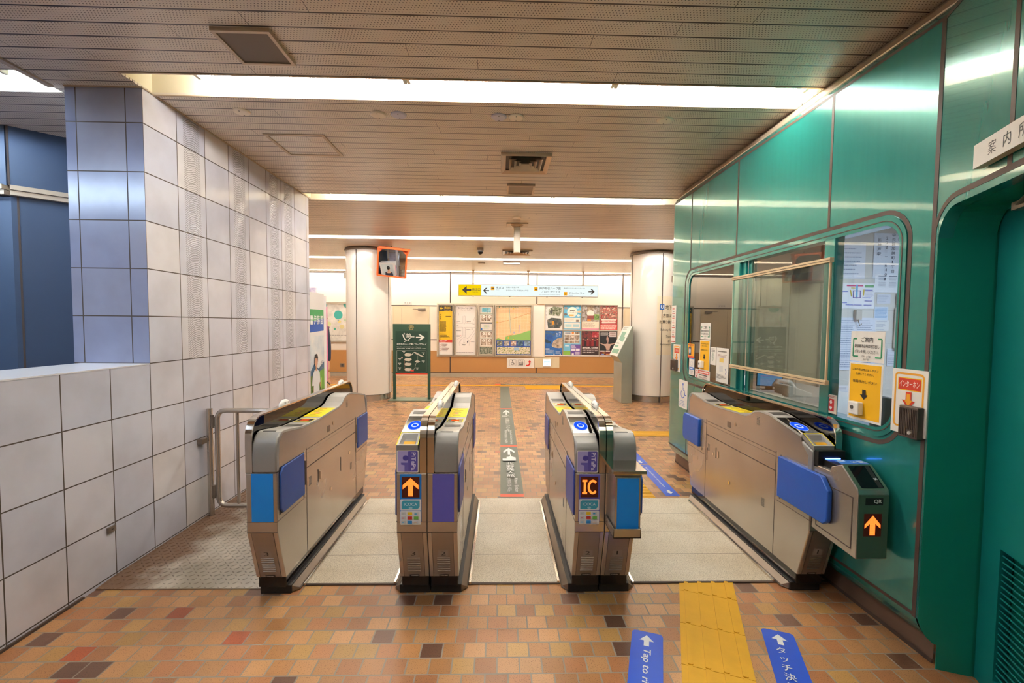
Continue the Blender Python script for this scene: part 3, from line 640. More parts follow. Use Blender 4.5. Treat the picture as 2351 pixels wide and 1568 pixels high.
def gate_unit(x0, d, flip, num, label, face, nearface='plain', box=None, slot=False, lamps=True, wide=False):
    """one half gate. x0: outer (glass) side, d: +1/-1 towards its lane, flip: False = the high reader end is near the camera.
       nearface: what the front upper panel carries"""
    WID = .158
    X = lambda a: x0 + d * a
    def T(a, s, z): return (X(a), (GF - s) if flip else (GN + s), z)
    def TN(a, y, z): return (X(a), y, z)      # y measured in the place, both ways
    root = thing('ticket_gate', label, 'ticket gate', (X(WID / 2), (GN + GF) / 2, 0), 'ticket gates across the hall')
    def bld(bb, name, par=root, **k): return bb.build(name, par, **k)
    side = lambda u, v, w: T(w, u, v)
    # plinth and floor rail
    b = B(); b.T = T
    b.box((.0015, .12, 0), (WID + .012, 1.49, .048), BLACK); b.box((.004, .10, .048), (WID - .006, 1.51, .112), BLACKG)
    bld(b, 'plinth', bevel=.004)
    b = B(); b.T = T; b.add([(WID + .012, .13, .006), (WID + .045, .16, .006), (WID + .045, 1.45, .006), (WID + .012, 1.48, .006), (WID + .012, .13, .04), (WID + .040, .16, .014), (WID + .040, 1.45, .014), (WID + .012, 1.48, .04)], [(0, 1, 2, 3), (4, 7, 6, 5), (0, 4, 5, 1), (1, 5, 6, 2), (2, 6, 7, 3), (3, 7, 4, 0)], STEELD)
    b.box((WID + .05, .20, .006), (WID + .062, 1.42, .018), STEELP); bld(b, 'floor_rail')
    # body
    b = B(); b.T = None
    body = [(0, .712), (0, .40), (.085, .112), (1.525, .112), (1.61, .40), (1.61, .712)]
    b.prism(body, side, (0, WID), STEELV); bld(b, 'lower_body', bevel=.005)
    b = B(); up = [(.03, .7125)] + ([(.03, .835), (.092, .862), (.092, .886)] if slot else []) + [(max(s, .03), z - .012) for s, z in PROF if (.10 if slot else .015) < s < 1.59] + [(1.58, .7125)]
    b.prism(up, side, (.036, WID), STEEL); bld(b, 'upper_body')
    # grey top cover following the profile, and the two end caps
    b = B(); pr = ([(.092, .8952)] + PROF[3:-2]) if slot else PROF[2:-2]
    b.prism([(s, z) for s, z in pr] + [(s, z - .011) for s, z in pr[::-1]], side, (.036, WID + .001), GREYL); bld(b, 'top_cover')
    b = B(); b.prism([(-.004, .7135), (-.004, .834), (.09, .868), (.09, .85), (.034, .80), (.034, .7135)] if slot else [(-.004, .7135), (-.004, .835), (.004, .858), (.018, .872), (.08, .8945), (.08, .870), (.045, .85), (.034, .80), (.034, .7135)], side, (.036, WID + .002), GREYP); bld(b, 'end_cap', bevel=.008, smooth=40)
    b = B(); b.prism([(1.614, .7135), (1.614, .80), (1.608, .865), (1.59, .897), (1.55, .917), (1.53, .90), (1.57, .87), (1.578, .80), (1.578, .7135)], side, (.036, WID + .002), GREYP); bld(b, 'end_cap', bevel=.008, smooth=40)
    # smoked screen and its polished rim
    zt = 1.0
    def rimline(o):
        r = .1 - o; Le = 1.613
        return [(-.003 + o, .7135), (-.003 + o, .90)] + [(.097 - r * math.cos(PI / 2 * k / 8), .90 + r * math.sin(PI / 2 * k / 8)) for k in range(9)] + [(Le - .1 + r * math.sin(PI / 2 * k / 8), .90 + r * math.cos(PI / 2 * k / 8)) for k in range(9)] + [(Le - o, .7135)]
    outl, inn = rimline(0), rimline(.008)
    b = B()
    for (p0_, p1_, q0_, q1_) in zip(outl, outl[1:], inn, inn[1:]): b.prism([p0_, p1_, q1_, q0_], side, (.001, .036), STEELP)
    rim = bld(b, 'rim', smooth=30)
    b = B(); b.prism(rimline(.009), side, (.022, .027), SMOKE); bld(b, 'screen')
    # thin joints and small fittings on the lane face
    b = B(); b.T = T; lw = WID; e = .0012
    def ln(s0, z0, s1, z1, t=.0028, m=GROOVE): b.box((lw - .001, min(s0, s1) - t / 2, min(z0, z1) - t / 2), (lw + e, max(s0, s1) + t / 2, max(z0, z1) + t / 2), m)
    for s in (.315, 1.245): ln(s, .112, s, .745)
    ln(.315, .735, 1.245, .735); ln(.315, .625, 1.245, .625, .005); ln(0, .712, .315, .712, .002); ln(1.245, .712, 1.61, .712, .002); ln(.0, .455, .3, .455, .002); ln(1.26, .455, 1.61, .455, .002)
    for (s, z) in ((1.13, .80), (1.19, .505), (.80, .455)) : pass
    for (s, z) in ((.80, .80), (.47 if flip else 1.12, .50), (.86, .36)):
        b.box((lw, s - .011, z - .011), (lw + .003, s + .011, z + .011), STEELP)
    b.box((lw - .001, .86, .76), (lw + e, .91, .80), STEELD)
    for (s, z) in ((.42, .36), (1.18, .505), (.50, .86)):
        for k in range(7): b.box((lw, s, z + k * .008), (lw + .0015, s + .032, z + .003 + k * .008), GREYD)
    b.box((lw, 1.07, .48), (lw + .002, 1.075, .56), BLACK); b.box((lw, 1.03, .49), (lw + .004, 1.045, .54), STEELP)
    b.box((lw, .66 if flip else 1.22, .42), (lw + .002, (.66 if flip else 1.22) + .004, .52), BLACK)
    bld(b, 'side_fittings')
    # padded flap doors
    fm = BLUEW if wide else (BLUEP if face != 'violet' else PURPLEP)
    if wide: fl = [(-.155, .262, .492, .730, .024), (1.345, 1.665, .494, .725, .024)]
    else: fl = [(.012, .285, .482, .728, .010), (1.29, 1.585, .482, .728, .010)]
    for (s0, s1, z0, z1, pr_) in fl:
        r4 = [.05, .05, .012, .012] if s0 < .5 else [.012, .012, .05, .05]
        cut = [(s0 + .006, z0 + .02), (s0, z0 + .04), (s0, z1 - .06), (s0 + .05, z1), (s1, z1), (s1, z0), (s0 + .03, z0)] if (s0 < .5 and wide) else ([(s0, z0), (s1 - .03, z0), (s1, z0 + .03), (s1, z1 - .03), (s1 - .03, z1), (s0, z1)] if s0 > .5 else [(s0, z0), (s1, z0), (s1, z1), (s0, z1)])
        b = B()
        if not wide: b.prism([(s0 - .008, z0 - .006), (s1 + .006, z0 - .006), (s1 + .006, z1 + .008), (s0 - .008, z1 + .008)], side, (lw - .02, lw + .0006), BLACK)
        b.prism(cut, side, (lw - .003, lw + pr_), fm)
        f_ = bld(b, 'flap_door', bevel=.006, smooth=40)
        b = B(); b.T = T; h0 = s1 + .004 if s0 < .5 else s0 - .03
        b.box((lw - .001, h0, z0 - .02), (lw + .004, h0 + .026, z1 + .005), STEEL); b.box((lw + .002, h0 + .009, z0 + .05), (lw + .008, h0 + .016, z1 - .05), STEELD); b.build('hinge_plate', f_)
    # near end: coloured panel, leaning louvred panel
    ynear = GN - .0008
    u_ = Vector((1, 0, 0)); xl = min(X(0), X(WID))
    A = Art((xl, ynear, .712), u_, (0, 0, -1), WID, .312)
    ins = .014 if True else 0
    xa = .028 if d > 0 else .018; xb = WID - (.018 if d > 0 else .028)
    if nearface == 'none': pass
    elif nearface == 'led':
        A.rect(xa, .004, xb, .258, '#0f7ad0' if face == 'blue' else '#5a57b4', .004)
        A.rect(xa + .010, .018, xb - .010, .128, LEDBK); L_, R_ = xa + .010, xb - .010; mx_ = (L_ + R_) / 2; w_ = R_ - L_
        if box == 'ic':
            
            iL = L_ + .008; A.poly([(iL, .034), (iL + .026, .034), (iL + .026, .045), (iL + .0185, .045), (iL + .0185, .099), (iL + .026, .099), (iL + .026, .110), (iL, .110), (iL, .099), (iL + .0075, .099), (iL + .0075, .045), (iL, .045)], LED)
            cxx, cyy_ = iL + .056, .072; ang = [(-.75 - (2 * PI - 1.5) * k / 20) for k in range(21)]
            A.poly([(cxx + .0275 * math.cos(t_), cyy_ + .039 * math.sin(t_)) for t_ in ang] + [(cxx + .0155 * math.cos(t_), cyy_ + .026 * math.sin(t_)) for t_ in ang[::-1]], LED)
        else: A.poly([(mx_, .024), (R_ - .005, .062), (R_ - .005, .084), (mx_ + .0125, .060), (mx_ + .0125, .121), (mx_ - .0125, .121), (mx_ - .0125, .060), (L_ + .005, .084), (L_ + .005, .062)], LED)
        A.rect(xa + .003, .136, xb - .003, .196, '#dfe0e2', .004); A.poly([(xa + .018, .143), (xb - .009, .143), (xb - .009, .176), (xb - .02, .190), (xa + .009, .190), (xa + .009, .152)], '#3aa0bd')
        A.text('ICOCA', mx_, .155, .016, '#d9ecf2', w=w_ * .74, al='c', bold=.01); A.disc(mx_, .182, .010, .006, flat('#9ad0e0'))
        A.rect(xa + .003, .199, xb - .003, .272, '#dfe0e2', .004)
        cols = ['#bfc4c4', '#e8c822', '#3aa0d0', '#d87a90', '#c8342c', '#6ab04a', '#7cb8dc', '#2a8ad0', '#d0b8a0']
        for k in range(9):
            c_, r_ = k % 3, k // 3; gx = xa + .008 + c_ * (w_ + .006) / 3; gy = .204 + r_ * .022
            A.rect(gx, gy, gx + .024, gy + .016, cols[k] if k in (1, 4, 5, 7) else '#c9cdd0'); A.rect(gx + .003, gy + .006, gx + .015, gy + .012, cols[k])
    else: A.rect(xa, .003, xb, .258, BLUEF if face == 'blue' else VIOLET)
    if A.b.f: A.build('front_panel', root)
    if nearface == 'led':           # card sign on the end cap
        A = Art((min(X(.036), X(WID)) + .004, GN - .0065, .835), u_, (0, 0, -1), .112, .116); A.slab(.001, WHITE, None, .006); A.rect(.004, .004, .108, .112, '#a99fd6', .005)
        A.rect(.058, .004, .108, .112, '#5a50a8', .005); A.disc(.046, .040, .015, .014, flat('#4a409a')); A.poly([(.022, .064), (.060, .064), (.060, .112), (.040, .112), (.040, .078), (.022, .074)], '#6a60b4')
        A.text('PiTaPa', .076, .010, .022, '#e6e2f4', w=.094, rot=1, bold=.01); A.build('card_sign', root)
    # leaning lower panel
    za, zb = .40, .112; n_ = Vector((0, .085, zb - za)); ln_ = n_.length
    A = Art((xl, GN, za), u_, n_, WID, ln_); A.L = .0008
    A.rect(.024, .0, WID - .024, ln_ - .004, steel('leaning_panel_steel', '#a39a92', .36, 'x') if 'leaning_panel_steel' not in _M else _M['leaning_panel_steel'])
    for x_ in (.022, WID - .024): A.rect(x_, 0, x_ + .0018, ln_, GROOVE)
    mx_ = WID / 2; A.rect(mx_ - .026, .120, mx_ + .026, .162, '#988e85'); A.text(str(num), mx_, .128, .024, '#2a2422', w=.026 if num != 1 else .008, al='c')
    A.rect(mx_ - .026, ln_ - .018, mx_ + .026, ln_ - .006, '#0c0c0c'); A.text('TOSHIBA', mx_, ln_ - .0145, .0055, '#cfcac2', w=.042, al='c', bold=.02)
    lp = A.build('louvre_panel', root)
    b = B(); nn = A.n
    for k in range(8):
        v_ = .172 + k * .0125; c_ = A.fr(mx_, v_, .001); b.cyl(c_ - u_ * .034, c_ + u_ * .034, .0036, STEELD if False else _M['leaning_panel_steel'], 8)
    bld(b, 'louvre', lp, smooth=50)
    b = B(); b.box((xl + .001, GN - .0012, .396), (xl + WID - .001, GN + .002, .3985), GROOVE); b.box((xl + .001, GN - .0012, .4525), (xl + WID - .001, GN + .002, .4545), GROOVE); b.box((xl + .001, GN - .0012, .7115), (xl + WID - .001, GN + .002, .7135), GROOVE); bld(b, 'joint_line')
    # fittings on the top, laid on the profile
    def zp(s):
        for (s0, z0), (s1, z1) in zip(PROF, PROF[1:]):
            if s0 <= s <= s1: return z0 + (z1 - z0) * (s - s0) / (s1 - s0)
        return PROF[-1][1]
    def top(s0, s1, a0, a1, m, h=.0015, n=4, bb=None):
        b = bb or B(); b.T = T; vv = []
        for i in range(n + 1):
            s = s0 + (s1 - s0) * i / n; vv += [(a0, s, zp(s) + h), (a1, s, zp(s) + h)]
        b.add(vv, [(2 * i, 2 * i + 1, 2 * i + 3, 2 * i + 2) for i in range(n)], m); return b
    b = top(.11, .335, .040, WID - .004, BLACKG); rd = bld(b, 'card_reader')
    b = B(); b.T = T
    def el(ca, cs, ra, rs, m, h): b.add([(ca + ra * math.cos(2 * PI * k / 28), cs + rs * math.sin(2 * PI * k / 28), zp(cs + rs * math.sin(2 * PI * k / 28)) + h) for k in range(28)], [tuple(range(28))], m)
    ca = (.04 + WID) / 2; el(ca, .205, .040, .062, emat('reader_ring_glow', '#9db8ff', .42), .0022); el(ca, .205, .037, .058, emat('reader_glow', '#1c4df0', .5), .0026)
    el(ca, .205, .020, .028, emat('reader_mark', '#c8d8ff', .42), .003); b.add([(ca - .012, .19, zp(.19) + .0034), (ca + .012, .19, zp(.19) + .0034), (ca + .012, .222, zp(.222) + .0034), (ca - .012, .222, zp(.222) + .0034)], [(0, 1, 2, 3)], emat('reader_glow', '#1c4df0', .5))
    bld(b, 'reader_light', rd)
    b = top(.375, .44, .05, WID - .014, GREYD); bld(b, 'display_window')
    b = B(); top(.745, 1.005, .038, WID - .003, YELLOW, .0015, 6, b)
    rd2 = random.Random(num)
    for k in range(9):
        s_ = .76 + k * .026; a_ = .048 + rd2.random() * .02; top(s_, s_ + .009, a_, a_ + .03 + rd2.random() * .04, flat('#8a7a18') if k % 3 else flat('#d8602c'), .002, 1, b)
    el(.085, .90, .012, .02, flat('#e8a070'), .0024); bld(b, 'notice_sticker')
    b = B(); top(1.05, 1.16, .045, WID - .012, YELLOW, .0012, 3, b); top(1.062, 1.152, .050, WID - .016, BLACKG, .0018, 3, b)
    top(1.085, 1.125, .07, .12, emat('exit_display', '#e0581a', .42), .0022, 1, b); bld(b, 'message_display')
    b = top(1.235, 1.32, .05, WID - .014, GREYD); bld(b, 'display_window'); b = top(1.535, 1.575, .06, WID - .03, GREYD, .002); bld(b, 'display_window')
    if slot:
        b = B(); b.T = T
        S0, Z0, S1, Z1 = -.007, .862, .090, .9065
        def sl(a_, t_, h=0.0): return (a_, S0 + (S1 - S0) * t_, Z0 + (Z1 - Z0) * t_ + h)
        A0, A1 = .046, WID - .002
        b.add([sl(A0, 0), sl(A1, 0), sl(A1, 1), sl(A0, 1), (A0, -.007, .835), (A1, -.007, .835), (A1, .09, .88), (A0, .09, .88)], [(0, 4, 5, 1), (1, 5, 6, 2), (2, 6, 7, 3), (3, 7, 4, 0)], GREYP)
        bas = [sl(A0 + .012, .10, -.002), sl(A1 - .012, .10, -.002), sl(A1 - .018, .9, -.002), sl(A0 + .012, .9, -.002)]
        flo = [sl(A0 + .018, .2, -.012), sl(A1 - .030, .2, -.012), sl(A1 - .034, .72, -.020), sl(A0 + .018, .72, -.020)]
        rimm = [sl(A0, 0), sl(A1, 0), sl(A1 - .006, 1), sl(A0, 1)]
        b.add(rimm + bas, [(0, 1, 5, 4), (1, 2, 6, 5), (2, 3, 7, 6), (3, 0, 4, 7)], GREYL)
        b.add(bas + flo, [(0, 1, 5, 4), (1, 2, 6, 5), (2, 3, 7, 6), (3, 0, 4, 7), (4, 5, 6, 7)], GREYP)
        b.add([sl(A0 + .018, .22, -.0105), sl(A1 - .031, .22, -.0105), sl(A1 - .032, .50, -.015), sl(A0 + .018, .50, -.015)], [(0, 1, 2, 3)], mat('slot_amber', '#d9a012', .4, 0, .03, 30))
        for (pa, pb) in ((0, 1), (1, 2), (2, 3), (3, 0)):
            b.cyl(T(*rimm[pa]), T(*rimm[pb]), .0024, YELLOW, 6) if False else None
        for p_, q_ in ((rimm[0], rimm[3]), (rimm[1], rimm[2]), (rimm[3], rimm[2])):
            b.add([(p_[0] - .0022, p_[1], p_[2] + .0012), (p_[0] + .0022, p_[1], p_[2] + .0012), (q_[0] + .0022, q_[1], q_[2] + .0012), (q_[0] - .0022, q_[1] - (.003 if p_[1] == q_[1] else 0), q_[2] + .0012)] if p_[1] != q_[1] else [(p_[0], p_[1] - .004, p_[2]), (q_[0], q_[1] - .004, q_[2]), (q_[0], q_[1], q_[2] + .0012), (p_[0], p_[1], p_[2] + .0012)], [(0, 1, 2, 3)], YELLOW)
        bld(b, 'ticket_slot')
    if lamps:
        for yy in (2.76, 3.74):
            b = B(); b.ball((X(.0185), yy, 1.0), (.018, .062, .032), WHITE, 14, 6, True); l_ = bld(b, 'sensor_lamp', smooth=60)
            b = B()
            for k in (-1, 1): b.box((X(.0185) - .0182, yy - .006 + k * .02, 1.008), (X(.0185) + .0182, yy + .006 + k * .02, 1.018), GREYL)
            b.build('marking', l_)
    return root, T, X, WID
g1, *_ = gate_unit(-1.309, 1, True, 3, 'leftmost ticket gate, marked 3, with a bright blue front sheet, by the tiled wall', 'blue')
g2, *_ = gate_unit(-.377, -1, False, 3, 'ticket gate marked 3 with an orange arrow display, left half of the middle island', 'blue', 'led', 'arrow', True, False)
g3, *_ = gate_unit(-.375, 1, True, 2, 'ticket gate marked 2 with a plain violet front sheet, right half of the middle island', 'violet')
g4, *_ = gate_unit(.560, -1, False, 2, 'ticket gate marked 2 with the IC display, left half of the right-hand island', 'violet', 'led', 'ic', False, False)
g5, T5, X5, W5 = gate_unit(.562, 1, True, 1, 'ticket gate marked 1 with a steel box and blue sheet hung on its front', 'blue', 'none', None, False, True, True)
g6, T6, X6, W6 = gate_unit(1.823, -1, False, 1, 'rightmost ticket gate, marked 1, with a QR reader box, along the green booth', 'blue', 'none', None, True, False, True)
# steel box hung on the front of the fifth unit
b = B()
b.box((.570, 2.215, .745), (.705, GN, .765), STEELV); b.box((.556, 2.185, .765), (.722, GN, .782), STEELP); b.box((.572, 2.205, .48), (.700, GN, .745), STEELV)
b.box((.562, 2.19, .445), (.70, GN, .452), STEELV); b.box((.562, 2.19, .445), (.70, 2.196, .492), STEELV); b.box((.562, 2.19, .445), (.568, GN, .492), STEELV); b.box((.694, 2.19, .445), (.70, GN, .492), STEELV)
tb = b.build('tray_box', g5, bevel=.002)
b = B(); b.box((.582, 2.2035, .487), (.690, 2.2045, .74), BLUEF); b.build('blue_sheet', tb)
# QR reader box on the front of the sixth unit
b = B(); qs = lambda u, v, w: (w, u, v)
GRS = mat('green_grey_panel', '#4f6a58', .35, .3, .05, 8)
b.prism([(2.362, .767), (2.24, .767), (2.235, .79), (2.165, .822), (2.06, .735), (2.055, .715), (2.055, .405), (2.362, .425)], qs, (1.672, 1.822), STEELV); qb = b.build('reader_box', g6, bevel=.004)
b = B(); b.prism([[(2.085, .44), (2.33, .45), (2.33, .69), (2.085, .69)], [(2.089, .444), (2.089, .686), (2.326, .686), (2.326, .454)]], qs, (1.6705, 1.6722), GROOVE); b.build('side_seam', qb)
b = B(); b.box((1.676, 2.0535, .41), (1.818, 2.0545, .712), GRS); b.add([(1.676, 2.058, .7345), (1.818, 2.058, .7345), (1.818, 2.1625, .8225), (1.676, 2.1625, .8225)], [(0, 1, 2, 3)], GRS); b.build('face_plate', qb)
A = Art((1.676, 2.0532, .712), (1, 0, 0), (0, 0, -1), .142, .30)
A.rect(.030, .014, .114, .048, '#141614'); A.text('QR', .070, .020, .021, '#f0f0ec', w=.038, bold=.02); A.rect(.026, .088, .110, .196, LEDBK); A.poly([(.068, .096), (.106, .140), (.106, .158), (.081, .136), (.081, .190), (.055, .190), (.055, .136), (.030, .158), (.030, .140)], LED)
A.build('arrow_display', qb)
sv = Vector((0, 2.06 - 2.163, .735 - .822)); A = Art((1.676, 2.1623, .8235), (1, 0, 0), sv, .142, sv.length)
A.rect(.018, .006, .128, .128, BLACKG, .006); A.rect(.100, .008, .122, .126, '#0e1512'); A.text('QR', .103, .075, .012, '#e8ece8', w=.018, bold=.02); A.build('screen', qb)
b = B(); b.box((1.70, 2.20, .768), (1.815, 2.36, .80), BLACK); b.box((1.672, 2.33, .755), (1.818, 2.364, .842), BLACK); b.box((1.71, 2.325, .800), (1.79, 2.33, .806), emat('scanner_glow', '#4a78ff', 4)); rdv = b.build('scanner', qb, bevel=.003)
A = Art((1.676, 2.232, .8235), (1, 0, 0), (0, -1, -.001), .142, .066); A.rect(0, 0, .142, .066, '#1f62b8'); A.rect(.012, .008, .05, .022, '#d8e4f4'); A.text('QR', .064, .026, .020, '#f0f0ec', w=.03, bold=.02); A.lines(.10, .02, .04, 4, .009, .005, '#e8ece8', 4); A.build('label_plate', qb)
# ------------------------------------------------------------------ side barrier between the left gate and the tiled wall
t = thing('side_barrier', 'tubular stainless swing barrier between the tiled wall and the leftmost gate', 'barrier', (-2.19, 3.5, 0))
b = B(); b.cyl((-2.198, 3.5, .0145), (-2.198, 3.5, .836), .021, STEELV, 14); b.build('post', t, smooth=40)
b = B()
def rpath(pts, r, n=6):
    out = []
    for i, p in enumerate(pts):
        p = Vector(p)
        if i in (0, len(pts) - 1): out.append(p); continue
        a = (Vector(pts[i - 1]) - p).normalized(); c = (Vector(pts[i + 1]) - p).normalized()
        for k in range(n + 1): t_ = k / n; out.append(p + a * r * (1 - t_) ** 2 + c * r * t_ ** 2)
    return out
b.tube(rpath([(-1.40, 3.5, .822), (-2.14, 3.5, .822), (-2.14, 3.5, .09), (-1.40, 3.5, .09)], .07), .018, STEELV, 12); b.cyl((-1.40, 3.5, .07), (-1.40, 3.5, .84), .018, STEELV, 12)
b.cyl((-1.99, 3.5, .09), (-1.99, 3.5, .822), .012, STEELV, 10); b.cyl((-1.72, 3.5, .09), (-1.72, 3.5, .822), .012, STEELV, 10); b.build('swing_frame', t, smooth=40)
for z in (.20, .74): b = B(); b.cyl((-2.169, 3.49, z - .05), (-2.169, 3.49, z + .05), .012, STEELD, 10); b.box((-2.185, 3.485, z - .035), (-2.15, 3.495, z + .035), STEELD); b.build('hinge', t)
b = B(); b.box((LW, 3.40, .585), (-2.19, 3.46, .625), STEELD); b.build('wall_bracket', t, bevel=.004)
tag((lambda b: (b.box((LW, 2.612, .28), (LW + .012, 2.665, .312), STEELD), b.box((LW + .012, 2.632, .294), (LW + .0125, 2.645, .298), BLACK), b.build('wall_latch_plate', bevel=.003))[-1])(B()), 'small grey latch plate screwed low on the tiled wall near the checker plate', 'latch plate')
# checker plate ramp
q = NT('checker_steel', .42, .75)
wear = q.ramp(q.noise(3.2, 3), [(.35, '#a39a8a'), (.6, '#cbc3b6')]); edge_ = q.op('ADD', q.op('MULTIPLY', q.op('SUBTRACT', q.x, -2.2), 1.2), q.op('MULTIPLY', q.noise(6, 3), .5)); wear = q.mix(q.ramp(edge_, [(.42, '#ffffff'), (.62, '#000000')]), wear, '#7b5f49')
q.color(wear); q.v(q.b.inputs['Metallic'], .35)
b = B(); x0, x1, y0, y1 = LW, -1.33, 2.53, 4.1
def zr(x, y): return .004 + min(1, (y - y0) / .12) * .010
b.add([(x0, y0, .001), (x1, y0, .001), (x1, y0, .006), (x0, y0, .006), (x0, y0 + .12, .014), (x1, y0 + .12, .014), (x0, y1, .014), (x1, y1, .014)], [(0, 1, 2, 3), (3, 2, 5, 4), (4, 5, 7, 6)], q.m)
k_ = .036; i = 0; yy = y0 + .012
while yy < y1 - .01:
    j = 0; xx = x0 + .015
    while xx < x1 - .012:
        a = PI / 4 if (i + j) % 2 else -PI / 4; L_, Wd = .0165, .0050; c_, s_ = math.cos(a), math.sin(a); z = zr(xx, yy) + .002
        P4 = [(-L_, 0), (0, -Wd), (L_, 0), (0, Wd)]
        b.add([(xx + p * c_ - r * s_, yy + p * s_ + r * c_, z - .002) for p, r in P4] + [(xx + .6 * (p * c_ - r * s_), yy + .6 * (p * s_ + r * c_), z + .0018) for p, r in P4], [(0, 1, 5, 4), (1, 2, 6, 5), (2, 3, 7, 6), (3, 0, 4, 7), (4, 5, 6, 7)], q.m)
        xx += k_; j += 1
    yy += k_; i += 1
tag(b.build('checker_plate', merge=False), 'worn steel checker plate on the floor between the tiled wall and the leftmost gate', 'floor plate')
# ================================================================== FLOOR MARKINGS
UX, UY = Vector((1, 0, 0)), Vector((0, -1, 0))
def floor_art(x0, y1, w_, l_, z=.0012, u=(1, 0, 0), d=(0, -1, 0)): return Art((x0, y1, z), u, d, w_, l_)
def fquad(A, m): return A.rect(0, 0, A.w, A.h, m)
# tactile guide bars in front of lane 1 (in the photo the strip runs slightly askew)
a0 = Vector((1.051, 2.570, 0)); dd = Vector((.771 - 1.051, 1.826 - 2.568, 0)).normalized(); uu = Vector((-dd.y, dd.x, 0))
if uu.x < 0: uu = -uu
wid = .294; sk_ = -uu.y * wid / dd.y
vcuts = [0, .085, .385, .685, .985, 1.285]
for k in range(5):
    b = B(); f = lambda u, v, w: tuple(a0 + uu * u + dd * v + Vector((0, 0, w))); v0, v1 = vcuts[k] + .001, vcuts[k + 1] - .002
    vt = lambda u: (sk_ * u / wid + .001) if k == 0 else v0
    b.prism([(0, vt(0)), (wid, vt(wid)), (wid, v1), (0, v1)], f, (.001, .004), TACT)
    for c in (.0375, .110, .184, .257): b.prism([(c - .011, vt(c) + .006), (c - .007, vt(c) + .003), (c + .007, vt(c) + .003), (c + .011, vt(c) + .006), (c + .011, v1 - .008), (c + .007, v1 - .004), (c - .007, v1 - .004), (c - .011, v1 - .008)], f, (.004, .009), TACT)
    tag(b.build('tactile_tile'), ['short cut yellow guide-bar tile against the granite strip', 'second yellow guide-bar tile from the granite strip, between the two stickers', 'third yellow guide-bar tile from the granite strip', 'fourth yellow guide-bar tile from the granite strip, at the foot of the picture', 'fifth yellow guide-bar tile from the granite strip, below the picture edge'][k], 'tactile tile', 'yellow guide-bar tiles before lane 1')
# blue arrow stickers
BL = mat('blue_floor_vinyl', '#2250c4', .38, 0, .06, 30); WV = mat('white_floor_vinyl', '#e4e4e2', .5)
def skew(x0, y0, x1, y1, w_, L, name, label, fn, m=BL, grp='blue floor stickers', z=.0015, r=.02):
    o = Vector((x0, y0, z)); d = Vector((x1 - x0, y1 - y0, 0)).normalized(); u = Vector((-d.y, d.x, 0))
    if u.x < 0: u = -u
    A = Art(o, u, d, w_, L); A.rect(0, 0, w_, L, m, r); fn(A); return tag(A.build(name), label, 'floor sticker', grp)
def s1(A): A.arrow(.036, .026, .066, .078, WV, 'u', .36, .52); A.text('Tap to ride', .066, .115, .034, WV, w=.26, rot=1, bold=.015, shear=.1) if False else A.text('Tap to ride', .048, .125, .042, WV, w=.27, rot=1, bold=.015, shear=.15)
skew(.66, 2.166, .541, 1.83, .143, .62, 'floor_sticker', 'blue floor sticker reading Tap to ride, left of the yellow tiles', s1)
def s2(A):
    A.arrow(.036, .028, .068, .078, WV, 'u', .36, .52)
    for k, ch in enumerate('タッチ決済'): A.text(ch, .038, .125 + k * .058, .046, WV, w=.046, bold=.02)
skew(1.30, 2.168, 1.169, 1.82, .141, .62, 'floor_sticker', 'blue floor sticker with Japanese lettering, right of the yellow tiles', s2)
def s3(A): A.lines(.04, .05, .012, 1, .02, .01, WV); A.text('Tap to ride with your card or phone', .05, .08, .028, WV, w=.60, rot=1, bold=.01); A.arrow(.028, .76, .072, .09, WV, 'd', .36, .52)
b3 = skew(1.478, 4.815, 1.464, 3.91, .128, .905, 'floor_sticker', 'longer of the two blue floor stickers beyond lane 1, ending at the granite', s3)
def s4(A): A.arrow(.028, .76, .072, .09, WV, 'd', .36, .52); A.lines(.03, .04, .09, 8, .065, .03, WV, 3, .3)
skew(1.49, 5.72, 1.479, 4.84, .128, .88, 'floor_sticker', 'farther and shorter blue floor sticker beyond lane 1', s4)
# yellow tactile past lane 1 and across the hall
def tact(x0, y0, x1, y1, label, name='tactile_strip'):
    b = B(); b.box((x0, y0, .0008), (x1, y1, .004), TACT)
    n = max(1, int(round((y1 - y0) / .075)))
    for k in range(n): c = y0 + (k + .5) * (y1 - y0) / n; b.box((x0 + .005, c - .011, .004), (x1 - .005, c + .011, .008), TACT)
    tag(b.build(name), label, 'tactile strip')
tact(1.06, 3.875, 1.36, 4.6, 'short yellow tactile strip behind the steel box gate beyond lane 1'); tact(1.66, 6.07, 4.6, 6.37, 'yellow tactile strip running along behind the green booth')
tact(-7.5, 11.07, 4.6, 11.22, 'long thin yellow line of tactile tiles in front of the poster wall'); tact(.60, 10.55, 1.75, 11.06, 'yellow tactile block widening the long line below the wheelchair sign')
# grey guidance strip with its stickers
GS = mat('grey_green_floor_vinyl', '#5e645a', .5, 0, .10, 25); RD = mat('red_floor_vinyl', '#d9583c', .5, 0, .08, 40)
A = floor_art(.012, 10.95, .205, 7.09); A.rect(0, 0, .205, 7.09, GS); A.w = .18
for y in (8.06, 5.56, 3.93): A.rect(0, 10.95 - y - .035, .205, 10.95 - y + .035, RD)
def yy_(y): return 10.95 - y
A.chev(.045, yy_(7.93), .11, .42, WV, 'u'); A.chev(.035, yy_(5.47), .13, .30, WV, 'u')
A.lines(.03, yy_(7.45), .14, 3, .05, .025, WV, 7)
for k, ch in enumerate('新神戸ロープウェイ'): A.text(ch, .075, yy_(7.22) + k * .105, .09, WV, w=.07, bold=.01)
A.text('Kobe Nunobiki Herb Gardens & Ropeway', .12, yy_(6.35), .04, WV, w=.74, rot=1); A.text('神戸布引香草园 / 空中缆车', .055, yy_(6.35), .04, WV, w=.70, rot=1)
